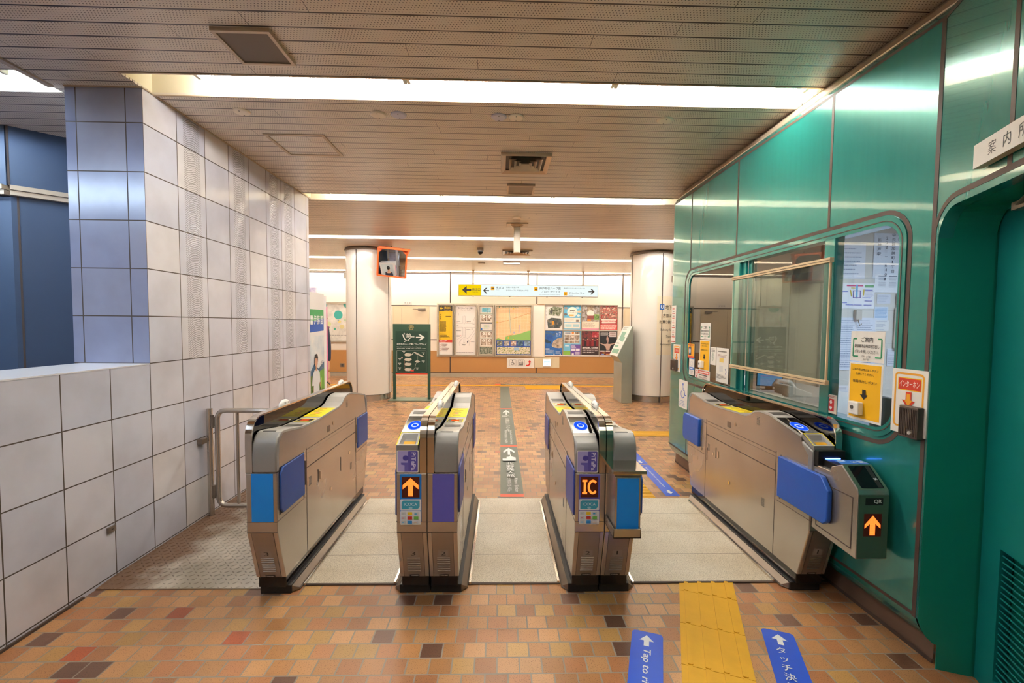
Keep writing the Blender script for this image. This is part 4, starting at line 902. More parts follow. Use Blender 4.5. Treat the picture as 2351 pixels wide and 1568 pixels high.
A.poly([(.025, yy_(5.07)), (.025, yy_(5.0)), (.07, yy_(5.0)), (.07, yy_(5.06)), (.105, yy_(5.08)), (.115, yy_(5.16)), (.128, yy_(5.08)), (.17, yy_(5.04)), (.17, yy_(4.92)), (.025, yy_(4.92))][::1], WV)
for k, ch in enumerate('北野異人館'): A.text(ch, .06, yy_(4.86) + k * .10, .088, WV, w=.085, bold=.015)
A.text('Kitano Ijinkan', .122, yy_(4.34), .045, WV, w=.36, rot=1); A.text('北野异人馆 키타노', .06, yy_(4.34), .045, WV, w=.36, rot=1)
tag(A.build('floor_guide_strip'), 'long grey floor strip with red bars and white arrows beyond the middle lane', 'floor sticker')
A = floor_art(.02, 11.46, 3.4, .20); A.rect(0, 0, 3.4, .20, GS); A.rect(-.14, 0, 0, .2, RD); A.text('神戸布引ハーブ園 ロープウェイ  Kobe Nunobiki Herb Gardens & Ropeway', .12, .05, .10, WV, w=3.1); tag(A.build('floor_guide_strip'), 'thin grey lettered strip running along the long yellow line', 'floor sticker')
# ================================================================== FAR WALL
UD = (0, 0, -1)
def wall(px0, py0, px1, py1, y=YB, **k):
    p = at(px0, py0, 1, y); q_ = at(px1, py1, 1, y); return Art((p.x, y, p.z), (1, 0, 0), UD, q_.x - p.x, p.z - q_.z, unit=True)
FRM = mat('case_frame_metal', '#a79b88', .4, .35, .05, 6); CASEW = mat('case_white', '#eee5d6', .4, 0, .02, 5)
def case(x0, x1, label, cols=1):
    z0, z1 = .60, 2.05
    b = B(); b.prism([[(x0, z0), (x1, z0), (x1, z1), (x0, z1)], [(x0 + .035, z0 + .035), (x0 + .035, z1 - .035), (x1 - .035, z1 - .035), (x1 - .035, z0 + .035)]], lambda u, v, w: (u, YB - w, v), (.0225, .095), FRM); b.box((x0, YB - .036, z0), (x1, YB - .0225, z1), CASEW)
    return tag(b.build('display_case', bevel=.003), label, 'display case', 'framed cases on the far wall')
# outer cream board carrying the cases
b = B(); b.box((-1.79, YB - .022, .565), (1.27, YB - .0125, 2.085), mat('board_back_cream', '#e5d9bf', .45, 0, .02, 4)); tag(b.build('notice_board'), 'long cream board on the far wall carrying the glazed cases', 'notice board')
def inner(x0, x1, y=YB - .038): return Art((x0 + .037, y, 2.05 - .037), (1, 0, 0), UD, x1 - x0 - .074, 1.45 - .074, unit=True)
case(-1.76, -1.31, 'narrow case with the yellow south exit sheet, leftmost on the long board')
A = inner(-1.76, -1.31); A.rect(0, 0, 1, .115, '#4a4538'); A.rect(0, .115, 1, .70, '#edc010'); A.rect(0, .70, 1, .755, '#d2402a'); A.rect(0, .755, 1, 1, '#ece6de')
A.arrow(.05, .018, .27, .075, '#f2c81c', 'l', .3, .5); A.text('南出口', .40, .022, .045, '#f2c81c', w=.50, bold=.03); A.text('South Exit', .40, .078, .025, '#f2c81c', w=.48, bold=.01)
A.text('市バスご案内', .05, .708, .028, '#f6e6e0', w=.56, bold=.02); A.text('Bus Stop Guide', .05, .738, .013, '#f6e6e0', w=.44)
for i, y in enumerate((.175, .215, .235, .255, .275, .32, .338, .356, .374, .392, .410, .428, .446, .464, .482, .50, .518)): A.lines(.05, y, .12 + .38 * (i > 4) if i < 5 else .5, 1, .02, .010, '#4a3d10', i + 3, .1)
A.lines(.50, .215, .40, 1, .02, .012, '#3a3010', 5, .05); A.lines(.05, .575, .45, 1, .02, .007, '#4a3d10', 31, .1); A.lines(.05, .60, .8, 4, .014, .007, '#4a3d10', 33, .5)
A.lines(.20, .785, .6, 6, .027, .012, '#8a6a60', 35, .5); A.lines(.05, .79, .06, 4, .04, .02, '#d06a5a', 36, .1)
tag(A.build('guide_sheet'), 'yellow south exit sheet with a black header and white foot', 'guide sheet')
case(-1.29, -.66, 'white case titled bus stop guide in Japanese')
A = inner(-1.29, -.66); A.rect(0, 0, 1, 1, '#ece5dc'); A.text('市バスのりばご案内', .5, .03, .038, '#3a3430', w=.78, al='c', bold=.01); A.text('Bus Stop Guide', .5, .077, .022, '#4a4440', w=.48, al='c')
gl = '#8a8480'
for p in ([(.36, .21), (.36, .36), (.02, .36)], [(.49, .21), (.49, .36), (.85, .36), (.98, .03 + .18)], [(.02, .44), (.36, .44), (.36, .62), (.06, .70)], [(.49, .44), (.49, .64), (.60, .68)], [(.49, .44), (.98, .44)], [(.93, .51), (.60, .68)], [(.98, .55), (.66, .74)], [(.36, .66), (.24, .72), (.22, .77), (.62, .77), (.66, .70)], [(.18, .82), (.17, .76), (.28, .68)], [(.68, .82), (.68, .74), (.60, .66)]): A.line(p, .004, gl)
A.ring(.40, .21, .46, .37, .004, gl); A.ring(.40, .44, .46, .62, .004, gl); A.ring(.39, .64, .47, .76, .004, gl)
for x, y in ((.07, .345), (.57, .345), (.13, .455), (.62, .455), (.73, .735), (.26, .61)): A.disc(x, y, .014, .006, flat('#d84a50'), 10)
for i, (x, y, w_) in enumerate(((.05, .32, .2), (.55, .31, .22), (.05, .40, .1), (.03, .50, .26), (.54, .485, .22), (.05, .61, .16), (.77, .735, .2), (.32, .79, .18), (.85, .37, .1), (.80, .47, .05))): A.lines(x, y, w_, 1 + i % 2, .014, .007, '#6a625c', i + 50, .1)
A.rect(.57, .72, .63, .755, '#5a5a66', .0); A.lines(.05, .955, .9, 1, .01, .012, '#6a625c', 77, .02); A.line([(.15, .15), (.15, .205)], .004, gl)
tag(A.build('guide_sheet'), 'white bus stop guide sheet with a thin line map', 'guide sheet')
case(-.62, -.17, 'narrow case with a column of small photo leaflets')
A = inner(-.62, -.17); A.rect(0, 0, 1, 1, '#cdbfa6')
tag(A.build('backing_sheet'), 'beige backing sheet behind the column of small leaflets', 'backing sheet')
lf = [(.02, .16, 'sky'), (.175, .325, 'duo'), (.34, .515, 'map'), (.525, .655, 'duo'), (.665, .825, 'duo'), (.84, .985, 'tree')]
PH1 = photo('print_people_pictures', ['#4a3a30', '#8a7460', '#cdb8a0', '#efe6da'], 22); PH2 = photo('print_trees', ['#2c3226', '#5c6450', '#8d8c7a', '#c9c4b4'], 26); PH3 = photo('print_sea', ['#4aa0b8', '#7cc4d4', '#bfe2e6'], 7)
for i, (y0, y1, kd) in enumerate(lf):
    A = inner(-.62, -.17, YB - .0396)
    if kd == 'sky': A.rect(.03, y0, .97, y1, '#e8dccb'); A.rect(.16, y0 + .02, .84, y1 - .03, PH3); A.rect(.55, y0 + .02, .58, y1, '#3c6a78'); A.rect(.03, y1 - .006, .97, y1, '#3f8f76')
    elif kd == 'duo':
        A.rect(.03, y0, .97, y1, '#efe6da'); 
        for x in (.11, .55): A.rect(x, y0 + .008, x + .38, y1 - .012, PH1); A.disc(x + .2, y0 + .045, .10, .028, flat('#f2ebe0')); A.disc(x + .2, y0 + .045, .03, .009, flat('#b8ac9c'))
        A.rect(.03, y0 - .004, .97, y0, '#3f8f76')
    elif kd == 'map': A.rect(.05, y0, .95, y1, '#2c2c38'); A.rect(.08, y0 + .024, .92, y1 - .008, '#e3ddd0'); A.rect(.10, y1 - .06, .21, y1 - .02, '#2468b8'); A.rect(.35, y0 + .05, .6, y0 + .11, '#dcdcb0'); A.lines(.3, y0 + .04, .55, 5, .022, .006, '#8aa0b8', 9)
    else: A.rect(.03, y0, .97, y1, PH2)
    tag(A.build('leaflet'), ['topmost leaflet of the column, a pale blue sea view', 'second leaflet of the column, two white-hatted figures under the sea view', 'leaflet with a black-framed small map, third in the column', 'fourth leaflet of the column, just under the small map', 'fifth leaflet of the column, two figures above the trees', 'bottom leaflet of the column, dark trees'][i], 'leaflet', 'small leaflets in the narrow case')
case(-.15, .90, 'wide case with the orange city map')
A = inner(-.15, .90); MAPO = photo('print_city_map', ['#eebf85', '#f0c48e', '#f2cc9a', '#e9b67c'], 40)
A.rect(0, 0, 1, .70, MAPO); A.rect(0, 0, 1, .035, '#ddc9a0'); A.text('新神戸駅周辺案内', .17, .006, .026, '#4a6a58', w=.46, bold=.01); A.poly([(.07, .02), (.09, .004), (.11, .02), (.09, .036)], '#2e6a52')
for i in range(9): A.line([(0, .07 + i * .07), (1, .06 + i * .068)], .006, '#f7e3c2')
for i in range(11): A.line([(.05 + i * .095, .036), (.07 + i * .09, .70)], .005, '#f7e3c2')
A.line([(0, .35), (.3, .30), (.6, .23), (1, .13)], .012, '#c98a5a'); A.line([(.37, .04), (.42, .55)], .030, '#9aa68a'); A.line([(.37, .04), (.42, .55), (.48, .60)], .010, '#ece2c8')
A.poly([(0, .68), (.06, .66), (.24, .70), (0, .70)], '#7dab5a'); A.poly([(.25, .70), (.27, .63), (.40, .60), (.55, .59), (.75, .55), (.86, .52), (1, .495), (1, .70)], '#86b35c'); A.poly([(.33, .64), (.36, .62), (.37, .66), (.34, .68)], '#e6b53a'); A.line([(.26, .62), (.48, .585)], .008, '#cf5a3c')
for x, y in ((.5, .05), (.02, .33), (.98, .33), (.5, .685)): A.disc(x, y, .018, .012, flat('#e8c01c'), 12)
A.line([(.67, .38), (.66, .54)], .02, '#c9b2c4'); A.disc(.52, .54, .03, .02, flat('#a8a0b4'), 12)
A.rect(0, .705, 1, 1, '#2b4c9c')
for i in range(5): A.rect(.025 + i * .198, .72, .025 + i * .198 + .16, .815, [PH2, photo('print_temple', ['#5c5048', '#a89c90', '#e8e0d4'], 20), photo('print_red_rows', ['#7a3c30', '#c9a890', '#f0e8dc'], 24), photo('print_night_harbour', ['#1c3a58', '#3c5a6a', '#8aa4b0'], 12), photo('print_blue_sky', ['#4a78b8', '#9ab8d8', '#5c6450'], 10)][i])
A.rect(.02, .835, .98, .985, photo('print_flower_field', ['#4a5a34', '#8a9a5a', '#d8c8a0', '#e8e0d8', '#7a5a48'], 30)); A.rect(.52, .85, .67, .905, '#9ab4d4')
tag(A.build('city_map'), 'orange and green city map with a blue photo band below', 'map')
b = B(); b.box((.93, YB - .03, .60), (1.24, YB - .0225, 2.06), CASEW); b.box((1.04, YB - .031, 2.062), (1.245, YB - .0225, 2.085), mat('rust_tape', '#c08a50', .6, 0, .2, 30)); tag(b.build('blank_panel'), 'blank white panel between the city map and the posters', 'panel')
# eight posters in two rows
px_ = [1.262, 1.782, 2.302, 2.822, 3.342]; GRP = 'posters in two rows on the far wall'
def poster(c, r, label):
    z1 = 2.055 if r == 0 else 1.325; z0 = z1 - .685
    t = thing('poster_frame', label, 'poster', (px_[c] + .25, YB, z0), GRP)
    b = B(); x0, x1 = px_[c] + .004, px_[c + 1] - .004
    b.prism([[(x0, z0 - .03), (x1, z0 - .03), (x1, z1 + .02), (x0, z1 + .02)], [(x0 + .012, z0), (x0 + .012, z1), (x1 - .012, z1), (x1 - .012, z0)]], lambda u, v, w: (u, YB - w, v), (.0125, .034), FRM); b.build('frame', t)
    b = B(); b.box((x0, YB - .039, z0 - .028), (x1, YB - .0345, z0 - .004), WHITE); b.build('bottom_rail', t)
    return t, Art((x0 + .012, YB - .0135, z1), (1, 0, 0), UD, x1 - x0 - .024, z1 - z0, unit=True)
t, A = poster(0, 0, 'white poster with two cut-out photos, a steam engine and a tunnel, top left'); A.rect(0, 0, 1, 1, '#e8e1da')
A.poly([(.18, .18), (.45, .05), (.97, .10), (.93, .30), (.80, .46), (.18, .42)], photo('print_engine_and_leaves', ['#2a2c26', '#5a6440', '#8a8c78', '#d0c8bc'], 16)); A.poly([(.10, .62), (.35, .52), (.92, .56), (.97, .78), (.85, .95), (.16, .95)], photo('print_tunnel', ['#20282a', '#3c4848', '#8a7a60'], 9)); A.poly([(.38, .66), (.50, .66), (.50, .80), (.38, .80)], '#e89a2c'); A.disc(.62, .75, .05, .10, flat('#33302c')); A.lines(.02, .08, .10, 9, .06, .012, '#7a726a', 3, .4); A.disc(.34, .27, .08, .10, flat('#4a4a46')); A.build('print', t)
t, A = poster(1, 0, 'light blue poster with a big white round title and small creatures, top row'); A.rect(0, 0, 1, 1, '#5fb0d4'); A.disc(.5, .28, .30, .21, flat('#f0e6d8')); A.lines(.36, .20, .28, 1, .05, .045, '#3a4a44', 29, .05); A.text('パフォーマンス', .5, .27, .055, '#3a4a44', w=.46, al='c', bold=.02); A.rect(.30, .385, .58, .44, '#e8a028')
for x, y, c_ in ((.13, .12, '#8a8078'), (.80, .10, '#a8ccd8'), (.10, .38, '#6a6260'), (.90, .26, '#c9b090'), (.86, .42, '#d8e4dc')): A.disc(x, y, .10, .05, flat(c_), 12)
A.rect(.04, .52, .96, .70, '#efe6d8'); A.rect(.04, .73, .96, .965, '#efe6d8'); A.rect(.09, .78, .47, .90, '#a8ccd0'); A.rect(.53, .78, .90, .90, '#a8ccd0'); A.lines(.08, .55, .6, 5, .027, .010, '#b8a890', 8); A.rect(.72, .60, .88, .68, '#6a625a'); A.build('print', t)
t, A = poster(2, 0, 'poster with a white round title over flower and street photos, cream foot, top row'); A.rect(0, 0, 1, .67, photo('print_garden_views', ['#5a5044', '#8a7c6c', '#b8b0b4', '#7c8a5c'], 11)); A.rect(.70, .36, 1, .60, photo('print_green_leaves', ['#3c5a30', '#7a9c50', '#a8bc80'], 18)); A.rect(.30, 0, .66, .66, photo('print_brown_view', ['#6a5844', '#94806a', '#b8a890'], 16)); A.disc(.5, .33, .21, .13, flat('#efe2d2')); A.rect(.31, .42, .70, .58, '#8a4a44'); A.rect(.32, .58, .52, .65, '#e0882c'); A.rect(0, .67, 1, .955, '#eeddc6'); A.lines(.05, .71, .88, 7, .03, .010, '#8a7a68', 12, .4); A.rect(.05, .79, .19, .805, '#3c8a5a'); A.rect(0, .955, 1, 1, '#e58aa0'); A.build('print', t)
t, A = poster(3, 0, 'red poster crowded with faces and white lettering, top right'); A.rect(0, 0, 1, .58, photo('print_red_crowd', ['#5a1a1a', '#b83a34', '#c88a78', '#2a2020', '#e8b8a0'], 20))
rd = random.Random(4)
for k in range(16): x_, y_ = rd.uniform(.08, .92), rd.uniform(.06, .5); A.disc(x_, y_ - .012, .052, .036, flat('#2c2020'), 10); A.disc(x_, y_, .045, .036, flat('#e2b49c'), 10)
A.rect(0, .58, 1, 1, '#a83430'); A.poly([(.04, .56), (.96, .56), (.88, .64), (.92, .72), (.08, .72), (.12, .64)], '#f0d8cc'); A.text('KOBESTEELERS', .5, .61, .055, '#c03a36', w=.74, al='c', bold=.03); A.rect(.10, .745, .90, .76, '#f0d8cc'); A.rect(0, .775, 1, 1, '#d83430'); A.lines(.03, .80, .94, 4, .048, .034, '#f2c8bc', 14, .1); A.build('print', t)
t, A = poster(0, 1, 'blue poster of large fish with white Japanese lettering, bottom left'); A.rect(0, 0, 1, 1, photo('print_deep_blue', ['#1f4c94', '#2d64ac', '#3f80c0'], 4))
A.poly([(.0, .03), (.30, .08), (.48, .13), (.60, .05), (.72, .03), (.56, .14), (.55, .27), (.46, .20), (.40, .15), (.10, .12), (0, .10)], '#4a6688'); A.poly([(0, .33), (.12, .36), (.22, .43), (.33, .42), (.33, .54), (.24, .50), (.12, .52), (.0, .46)], '#2a4358')
A.poly([(.38, .58), (.50, .42), (.72, .31), (1, .26), (1, .70), (.80, .72), (.58, .70), (.42, .66), (.38, .61)], photo('print_fish_skin', ['#8a7868', '#b8a48e', '#d8c8b0'], 9)); A.disc(.52, .50, .022, .016, flat('#1c1c20'), 12); A.poly([(.66, .62), (.80, .58), (.78, .66)], '#6a5a50'); A.text('海と、', .78, .03, .20, '#dfe8f0', w=.15, bold=.01) if False else None
for k, ch in enumerate('海と、'): A.text(ch, .78, .03 + k * .085, .075 if k < 2 else .03, '#e6ecf2', w=.14 if k < 2 else .05, bold=.01)
for k, ch in enumerate('魚と、'): A.text(ch, .62, .09 + k * .08, .07 if k < 2 else .03, '#e6ecf2', w=.13 if k < 2 else .05, bold=.01)
A.lines(.03, .73, .24, 1, .05, .05, '#dfe8f0', 27, .05); A.lines(.05, .80, .55, 6, .024, .010, '#c8d4e4', 17, .3); A.lines(.62, .84, .32, 5, .024, .010, '#c8d4e4', 18, .3); A.rect(.50, .95, .56, .99, '#e8e4dc'); A.rect(.86, .95, .92, .99, '#e8e4dc'); A.build('print', t)
t, A = poster(1, 1, 'sky blue poster with nine small photos over blue, green and purple blocks, bottom row'); A.rect(0, 0, 1, 1, '#72bada'); A.rect(.05, .03, .95, .52, '#e8e6de'); A.lines(.10, .065, .32, 1, .05, .045, '#7a8aa0', 26, .05); A.disc(.55, .07, .07, .055, flat('#e8903c')); A.rect(.68, .04, .94, .13, PH1)
for i in range(9): A.rect(.07 + (i % 3) * .30, .17 + (i // 3) * .115, .07 + (i % 3) * .30 + .27, .17 + (i // 3) * .115 + .10, PH1 if i % 2 else photo('print_hall_views', ['#5c4c40', '#a08c78', '#d8ccc0'], 24))
A.rect(0, .82, .42, 1, '#86b84a'); A.rect(.42, .56, 1, 1, '#6a4c9c'); A.rect(.10, .60, .32, .64, '#e8eef2'); A.rect(.46, .73, .70, .82, '#ece6f0'); A.rect(.73, .73, .96, .82, '#ece6f0'); A.rect(.68, .86, .96, .97, '#b8a8c4'); A.rect(.50, .93, .62, 1, '#efe8e0'); A.lines(.46, .60, .3, 4, .03, .018, '#ded4ea', 20, .3); A.build('print', t)
t, A = poster(2, 1, 'dark crimson poster of a lined-up team with VISSEL KOBE lettering, bottom row'); A.rect(0, 0, 1, .66, photo('print_dark_team', ['#2c1c1e', '#54343a', '#8a3434', '#5c4c48'], 14)); A.rect(.62, .02, 1, .25, photo('print_crimson_flags', ['#8a2430', '#c03a44', '#d8a8a0'], 14))
for k in range(7):
    x_ = .08 + k * .14; y_ = .30 + .03 * (k % 2); A.poly([(x_ - .07, .62), (x_ - .055, y_ + .06), (x_ + .055, y_ + .06), (x_ + .07, .62)], ['#7a2028', '#2a2024', '#8c2a30', '#6a1c24', '#902a30', '#3a2428', '#7a2028'][k]); A.disc(x_, y_ + .02, .035, .038, flat('#d8a488'), 12); A.disc(x_, y_, .037, .022, flat('#2a1c18'), 12)
A.rect(0, .62, 1, 1, '#3c2a2a'); A.text('#VISSEL KOBE', .5, .655, .075, '#f0e8e4', w=.90, al='c', bold=.035)
for r_ in range(2):
    for k in range(10): A.rect(.06 + k * .09, .79 + r_ * .075, .12 + k * .09, .83 + r_ * .075, '#c9bcb8' if (k < 8 or r_ == 0) else '#3c2a2a')
A.rect(.06, .765, .94, .772, '#b89a94'); A.build('print', t)
t, A = poster(3, 1, 'black poster of a dancer with open arms, bottom right'); A.rect(0, 0, 1, 1, '#22262a'); A.rect(.56, .02, .97, .23, '#ece2de'); A.lines(.60, .05, .33, 2, .085, .06, '#b89a94', 25, .05); A.lines(.04, .03, .48, 4, .045, .024, '#c8c4be', 24, .1)
A.poly([(.40, .22), (.46, .20), (.52, .28), (.54, .40), (.48, .50), (.42, .44), (.38, .32)], '#b08c84'); A.poly([(0, .47), (.20, .53), (.36, .53), (.44, .50), (.56, .53), (.80, .50), (.98, .46), (.98, .49), (.72, .56), (.62, .62), (.58, .78), (.40, .78), (.34, .64), (.22, .58), (0, .50)], '#c0a294'); A.disc(.45, .30, .045, .05, flat('#c49a88'), 12)
A.rect(0, .83, 1, 1, '#6a2a30'); A.rect(.04, .80, .30, .85, '#e8dcd4'); A.rect(.36, .80, .62, .85, '#e8dcd4'); A.rect(.18, .88, .34, .92, '#e8b83a'); A.rect(.12, .94, .26, .97, '#7aa0d8'); A.rect(.38, .94, .60, .97, '#d8905a'); A.build('print', t)
# framed poster behind the left column, sockets, small plates and signs
t = thing('framed_poster', 'white framed poster with a teal disc and coloured dots, left of the orange-mirror column', 'poster', (-4.35, YB, .97))
b = B(); b.prism([[(-4.95, .95), (-3.75, .95), (-3.75, 2.08), (-4.95, 2.08)], [(-4.90, 1.00), (-4.90, 2.03), (-3.80, 2.03), (-3.80, 1.00)]], lambda u, v, w: (u, YB - w, v), (.01, .06), FRM); b.build('frame', t)
A = Art((-4.90, YB - .02, 2.03), (1, 0, 0), UD, 1.10, 1.03, unit=True); A.rect(0, 0, 1, 1, photo('print_pale_relief', ['#c8c4b8', '#dcd8cc', '#ece8de'], 5)); A.disc(.33, .30, .11, .12, flat('#3fa89c')); A.disc(.60, .02, .14, .10, flat('#4ab0a0')); A.disc(.0, .05, .05, .05, flat('#3fa89c'))
for x, y, r_, c_ in ((.04, .40, .03, '#8ac04a'), (.24, .68, .03, '#3fa88a'), (.36, .48, .04, '#e0d080'), (.42, .62, .06, '#d8cc90'), (.10, .64, .02, '#c08aa0'), (.50, .44, .03, '#b0c8a0'), (.08, .55, .07, '#d0d89a'), (.33, .45, .015, '#5a9ac0')): A.disc(x, y, r_, r_, flat(c_), 14)
A.lines(.12, .84, .75, 1, .04, .035, '#b0aca4', 28, .05); A.build('print', t)
A = wall(704, 660, 727, 672.5); A.rect(0, 0, 1, 1, photo('print_lilac_view', ['#7a7498', '#a8a0b4', '#d0c8cc'], 6)); tag(A.build('small_poster'), 'small lilac poster high on the far wall above the drinks machine', 'poster')
b = B(); b.box((-4.50, YB - .012, .255), (-4.38, YB - .0, .365), STEELD); b.box((-4.465, YB - .014, .27), (-4.415, YB - .012, .35), GREYD); tag(b.build('wall_outlet', bevel=.003), 'brown metal power outlet plate low on the ochre dado', 'outlet')
A = wall(926, 691.5, 945.5, 699.5, YB - .012); A.sc = (1, 1); A.slab(.011, WHITE); A.sc = (A.w, A.h); A.text('職 員 室', .5, .32, .36, '#5a544c', w=.72, al='c'); tag(A.build('door_plate'), 'small white plate with Japanese writing above the far left door', 'door plate')
A = Art((.198, YB - .026, .545), (1, 0, 0), UD, .775, .285); A.slab(.018, WHITE)
for x in (.07, .31): A.ring(x, .045, x + .19, .225, .006, '#4a4642', .02)
A.disc(.155, .075, .013, .013, flat('#33302c'), 12); A.line([(.155, .09), (.16, .14), (.20, .145), (.215, .185), (.235, .18)], .010, '#33302c'); A.ring(.115, .125, .20, .20, .009, '#33302c', .037)
A.arrow(.36, .06, .035, .05, '#33302c', 'u', .3); A.arrow(.415, .06, .035, .05, '#33302c', 'd', .3); A.ring(.35, .12, .46, .205, .008, '#33302c', .01)
for k in range(3): A.disc(.375 + k * .03, .15, .009, .009, flat('#33302c'), 8); A.rect(.366 + k * .03, .162, .384 + k * .03, .195, '#33302c')
A.poly([(.545, .19), (.60, .19), (.625, .165), (.625, .12), (.59, .12), (.645, .055), (.70, .12), (.665, .12), (.665, .175), (.62, .225), (.545, .225)], '#d42a1c')
tag(A.build('lift_sign'), 'white sign with wheelchair, lift and red arrow symbols under the city map', 'sign')
b = B(); b.box((.985, YB - .022, .275), (1.69, YB - .01, .575), mat('beige_backboard', '#dccdaa', .5, 0, .03, 5)); tag(b.build('back_board'), 'beige board on the ochre dado behind the small lit arrow display', 'board')
t = thing('arrow_display', 'small white lit display with a cyan double arrow, mounted below the posters', 'display', (1.33, YB - .03, .3))
b = B(); b.box((1.215, YB - .075, .325), (1.445, YB - .0225, .52), WHITE); b.build('housing', t, bevel=.004)
A = Art((1.225, YB - .0755, .512), (1, 0, 0), UD, .21, .178); A.rect(0, 0, .21, .178, emat('screen_white', '#e8f4ff', .6)); cy2 = emat('screen_cyan', '#18b4d8', .42)
A.poly([(.02, .07), (.055, .04), (.055, .06), (.155, .06), (.155, .04), (.19, .07), (.155, .10), (.155, .08), (.055, .08), (.055, .10)], cy2); A.rect(.09, .125, .102, .15, cy2); A.rect(.11, .125, .122, .15, cy2); A.build('screen', t)
b = B(); b.box((1.22, YB - .06, .300), (1.44, YB - .0225, .318), WHITE); b.build('name_plate', t)
# ================================================================== HANGING SIGN
SY = 12.3
t = thing('hanging_sign', 'long lit direction sign with yellow left end, hung from three poles', 'sign', (.75, SY, 2.25))
b = B(); b.box((-1.13, SY, 2.245), (2.625, SY + .12, 2.56), FRM); b.build('housing', t, bevel=.006)
A = Art((-1.112, SY - .001, 2.545), (1, 0, 0), UD, 3.72, .285)
LW_ = emat('sign_white_lit', '#eaf6f4', .36); LY = emat('sign_yellow_lit', '#f0cc10', .36); LO = emat('sign_orange_lit', '#f2a818', .36); LK = mat('sign_ink', '#2a2620', .6)
A.rect(0, 0, .60, .285, LY); A.rect(.60, 0, 3.72, .285, LW_)
A.arrow(.09, .03, .24, .215, LK, 'l', .26, .5); A.text('南出口', .355, .085, .075, LK, w=.215, bold=.02); A.text('South Exit', .37, .18, .02, LK, w=.14)
A.chev(.645, .075, .165, .155, LK, 'l', .18); A.rect(.855, .04, .95, .135, LO); A.rect(.87, .075, .935, .10, LK); A.text('市バス', .99, .04, .07, LK, w=.21, bold=.01); A.text('City Bus', .99, .12, .018, LK, w=.09)
A.text('石屋川·阪急六甲', 1.26, .04, .04, LK, w=.34); A.text('まやケーブル下経由JR六甲道', 1.26, .12, .045, LK, w=.60)
A.rect(2.01, .045, 2.105, .14, LO); A.rect(2.035, .10, 2.08, .125, LK); A.arrow(2.045, .06, .03, .03, LK, 'u'); A.text('神戸布引ハーブ園', 2.15, .04, .07, LK, w=.57, bold=.01); A.text('／ロープウェイ', 2.20, .135, .065, LK, w=.51, bold=.01); A.text('Kobe Nunobiki Herb Gardens & Ropeway', 2.14, .232, .022, LK, w=.57)
A.text('新神戸オリエンタルシティ·C3', 2.80, .05, .038, LK, w=.57); A.rect(2.805, .165, 2.90, .26, LO); A.rect(2.83, .215, 2.875, .24, LK); A.text('エレベーター', 2.945, .165, .065, LK, w=.42); A.text('Elevator', 2.94, .245, .018, LK, w=.11)
A.chev(3.47, .075, .165, .155, LK, 'r', .18); A.build('lit_face', t)
for x in (-.735, .74, 2.22):
    b = B(); b.cyl((x, SY + .06, 2.555), (x, SY + .06, CEIL), .021, TRIMB, 12); b.cyl((x, SY + .06, 2.56), (x, SY + .06, 2.60), .038, TRIMB, 12, .024); b.cyl((x, SY + .06, CEIL - .05), (x, SY + .06, CEIL), .024, TRIMB, 12, .045); b.build('hanger_pole', t, smooth=40)
for x in (-.73, .25, 1.25, 2.2): b = B(); b.box((x - .015, SY + .04, 2.232), (x + .015, SY + .07, 2.245), BLACK); b.build('latch', t)
b = B(); b.tube([(2.50, SY + .05, 2.56), (2.44, SY + .05, CEIL)], .0025, STEELD, 5); b.tube([(2.52, SY + .05, 2.56), (2.60, SY + .05, CEIL)], .0025, STEELD, 5); b.build('stay_wire', t)
# ================================================================== GREEN SIGN BOARD
DG = mat('dark_green_speckled', '#2c4a38', .55, 0, .35, 160); GY = 8.97
t = thing('sign_board', 'dark green standing sign board pointing right to the herb gardens, beside the left column', 'sign board', (-1.72, GY, 0))
b = B(); b.box((-2.088, GY, .50), (-1.362, GY + .05, 1.487), DG); b.build('board', t, bevel=.004)
for x in (-2.088, -1.415): b = B(); b.box((x, GY, .012), (x + .053, GY + .05, .50), DG); b.build('leg', t, bevel=.003)
b = B(); b.box((-2.15, GY - .18, 0), (-1.28, GY + .24, .014), mat('grey_green_base', '#6c7868', .5, .3, .06, 10)); b.build('base_plate', t, bevel=.003)
A = Art((-2.035, GY - .0008, 1.345), (1, 0, 0), UD, .62, .845); A.rect(0, 0, .62, .845, '#17382a'); A.rect(0, .815, .62, .845, '#c93a1e')
W1 = '#e6e4da'
A.text('Herb', .195, .04, .045, W1, w=.10, bold=.02); A.text('Gardens', .195, .083, .036, W1, w=.17, bold=.02)
A.line([(.17, .035), (.155, .09), (.175, .15), (.21, .18), (.17, .205)], .016, W1); A.line([(.135, .06), (.15, .11), (.18, .16)], .010, W1); A.line([(.20, .165), (.235, .175), (.265, .15), (.29, .13)], .012, W1); A.line([(.245, .165), (.27, .20)], .012, W1)
A.chev(.395, .06, .17, .115, W1, 'r', .2); A.text('神戸布引ハーブ園／ロープウェイ', .025, .232, .040, W1, w=.575, bold=.03); A.text('Kobe Nunobiki Herb Gardens & Ropeway', .025, .298, .020, W1, w=.475, bold=.02); A.text('神戸布引香草園／空中纜車  고베 누노비키 허브원／로프웨이', .025, .328, .019, W1, w=.57, bold=.015)
A.ring(.022, .375, .598, .795, .005, '#b8bcae'); PK = flat('#c9c0b0')
for y in (.455, .55, .64, .745): A.poly([(.17, y), (.20, y - .028), (.30, y - .02), (.315, y), (.27, y + .035), (.19, y + .028)], PK)
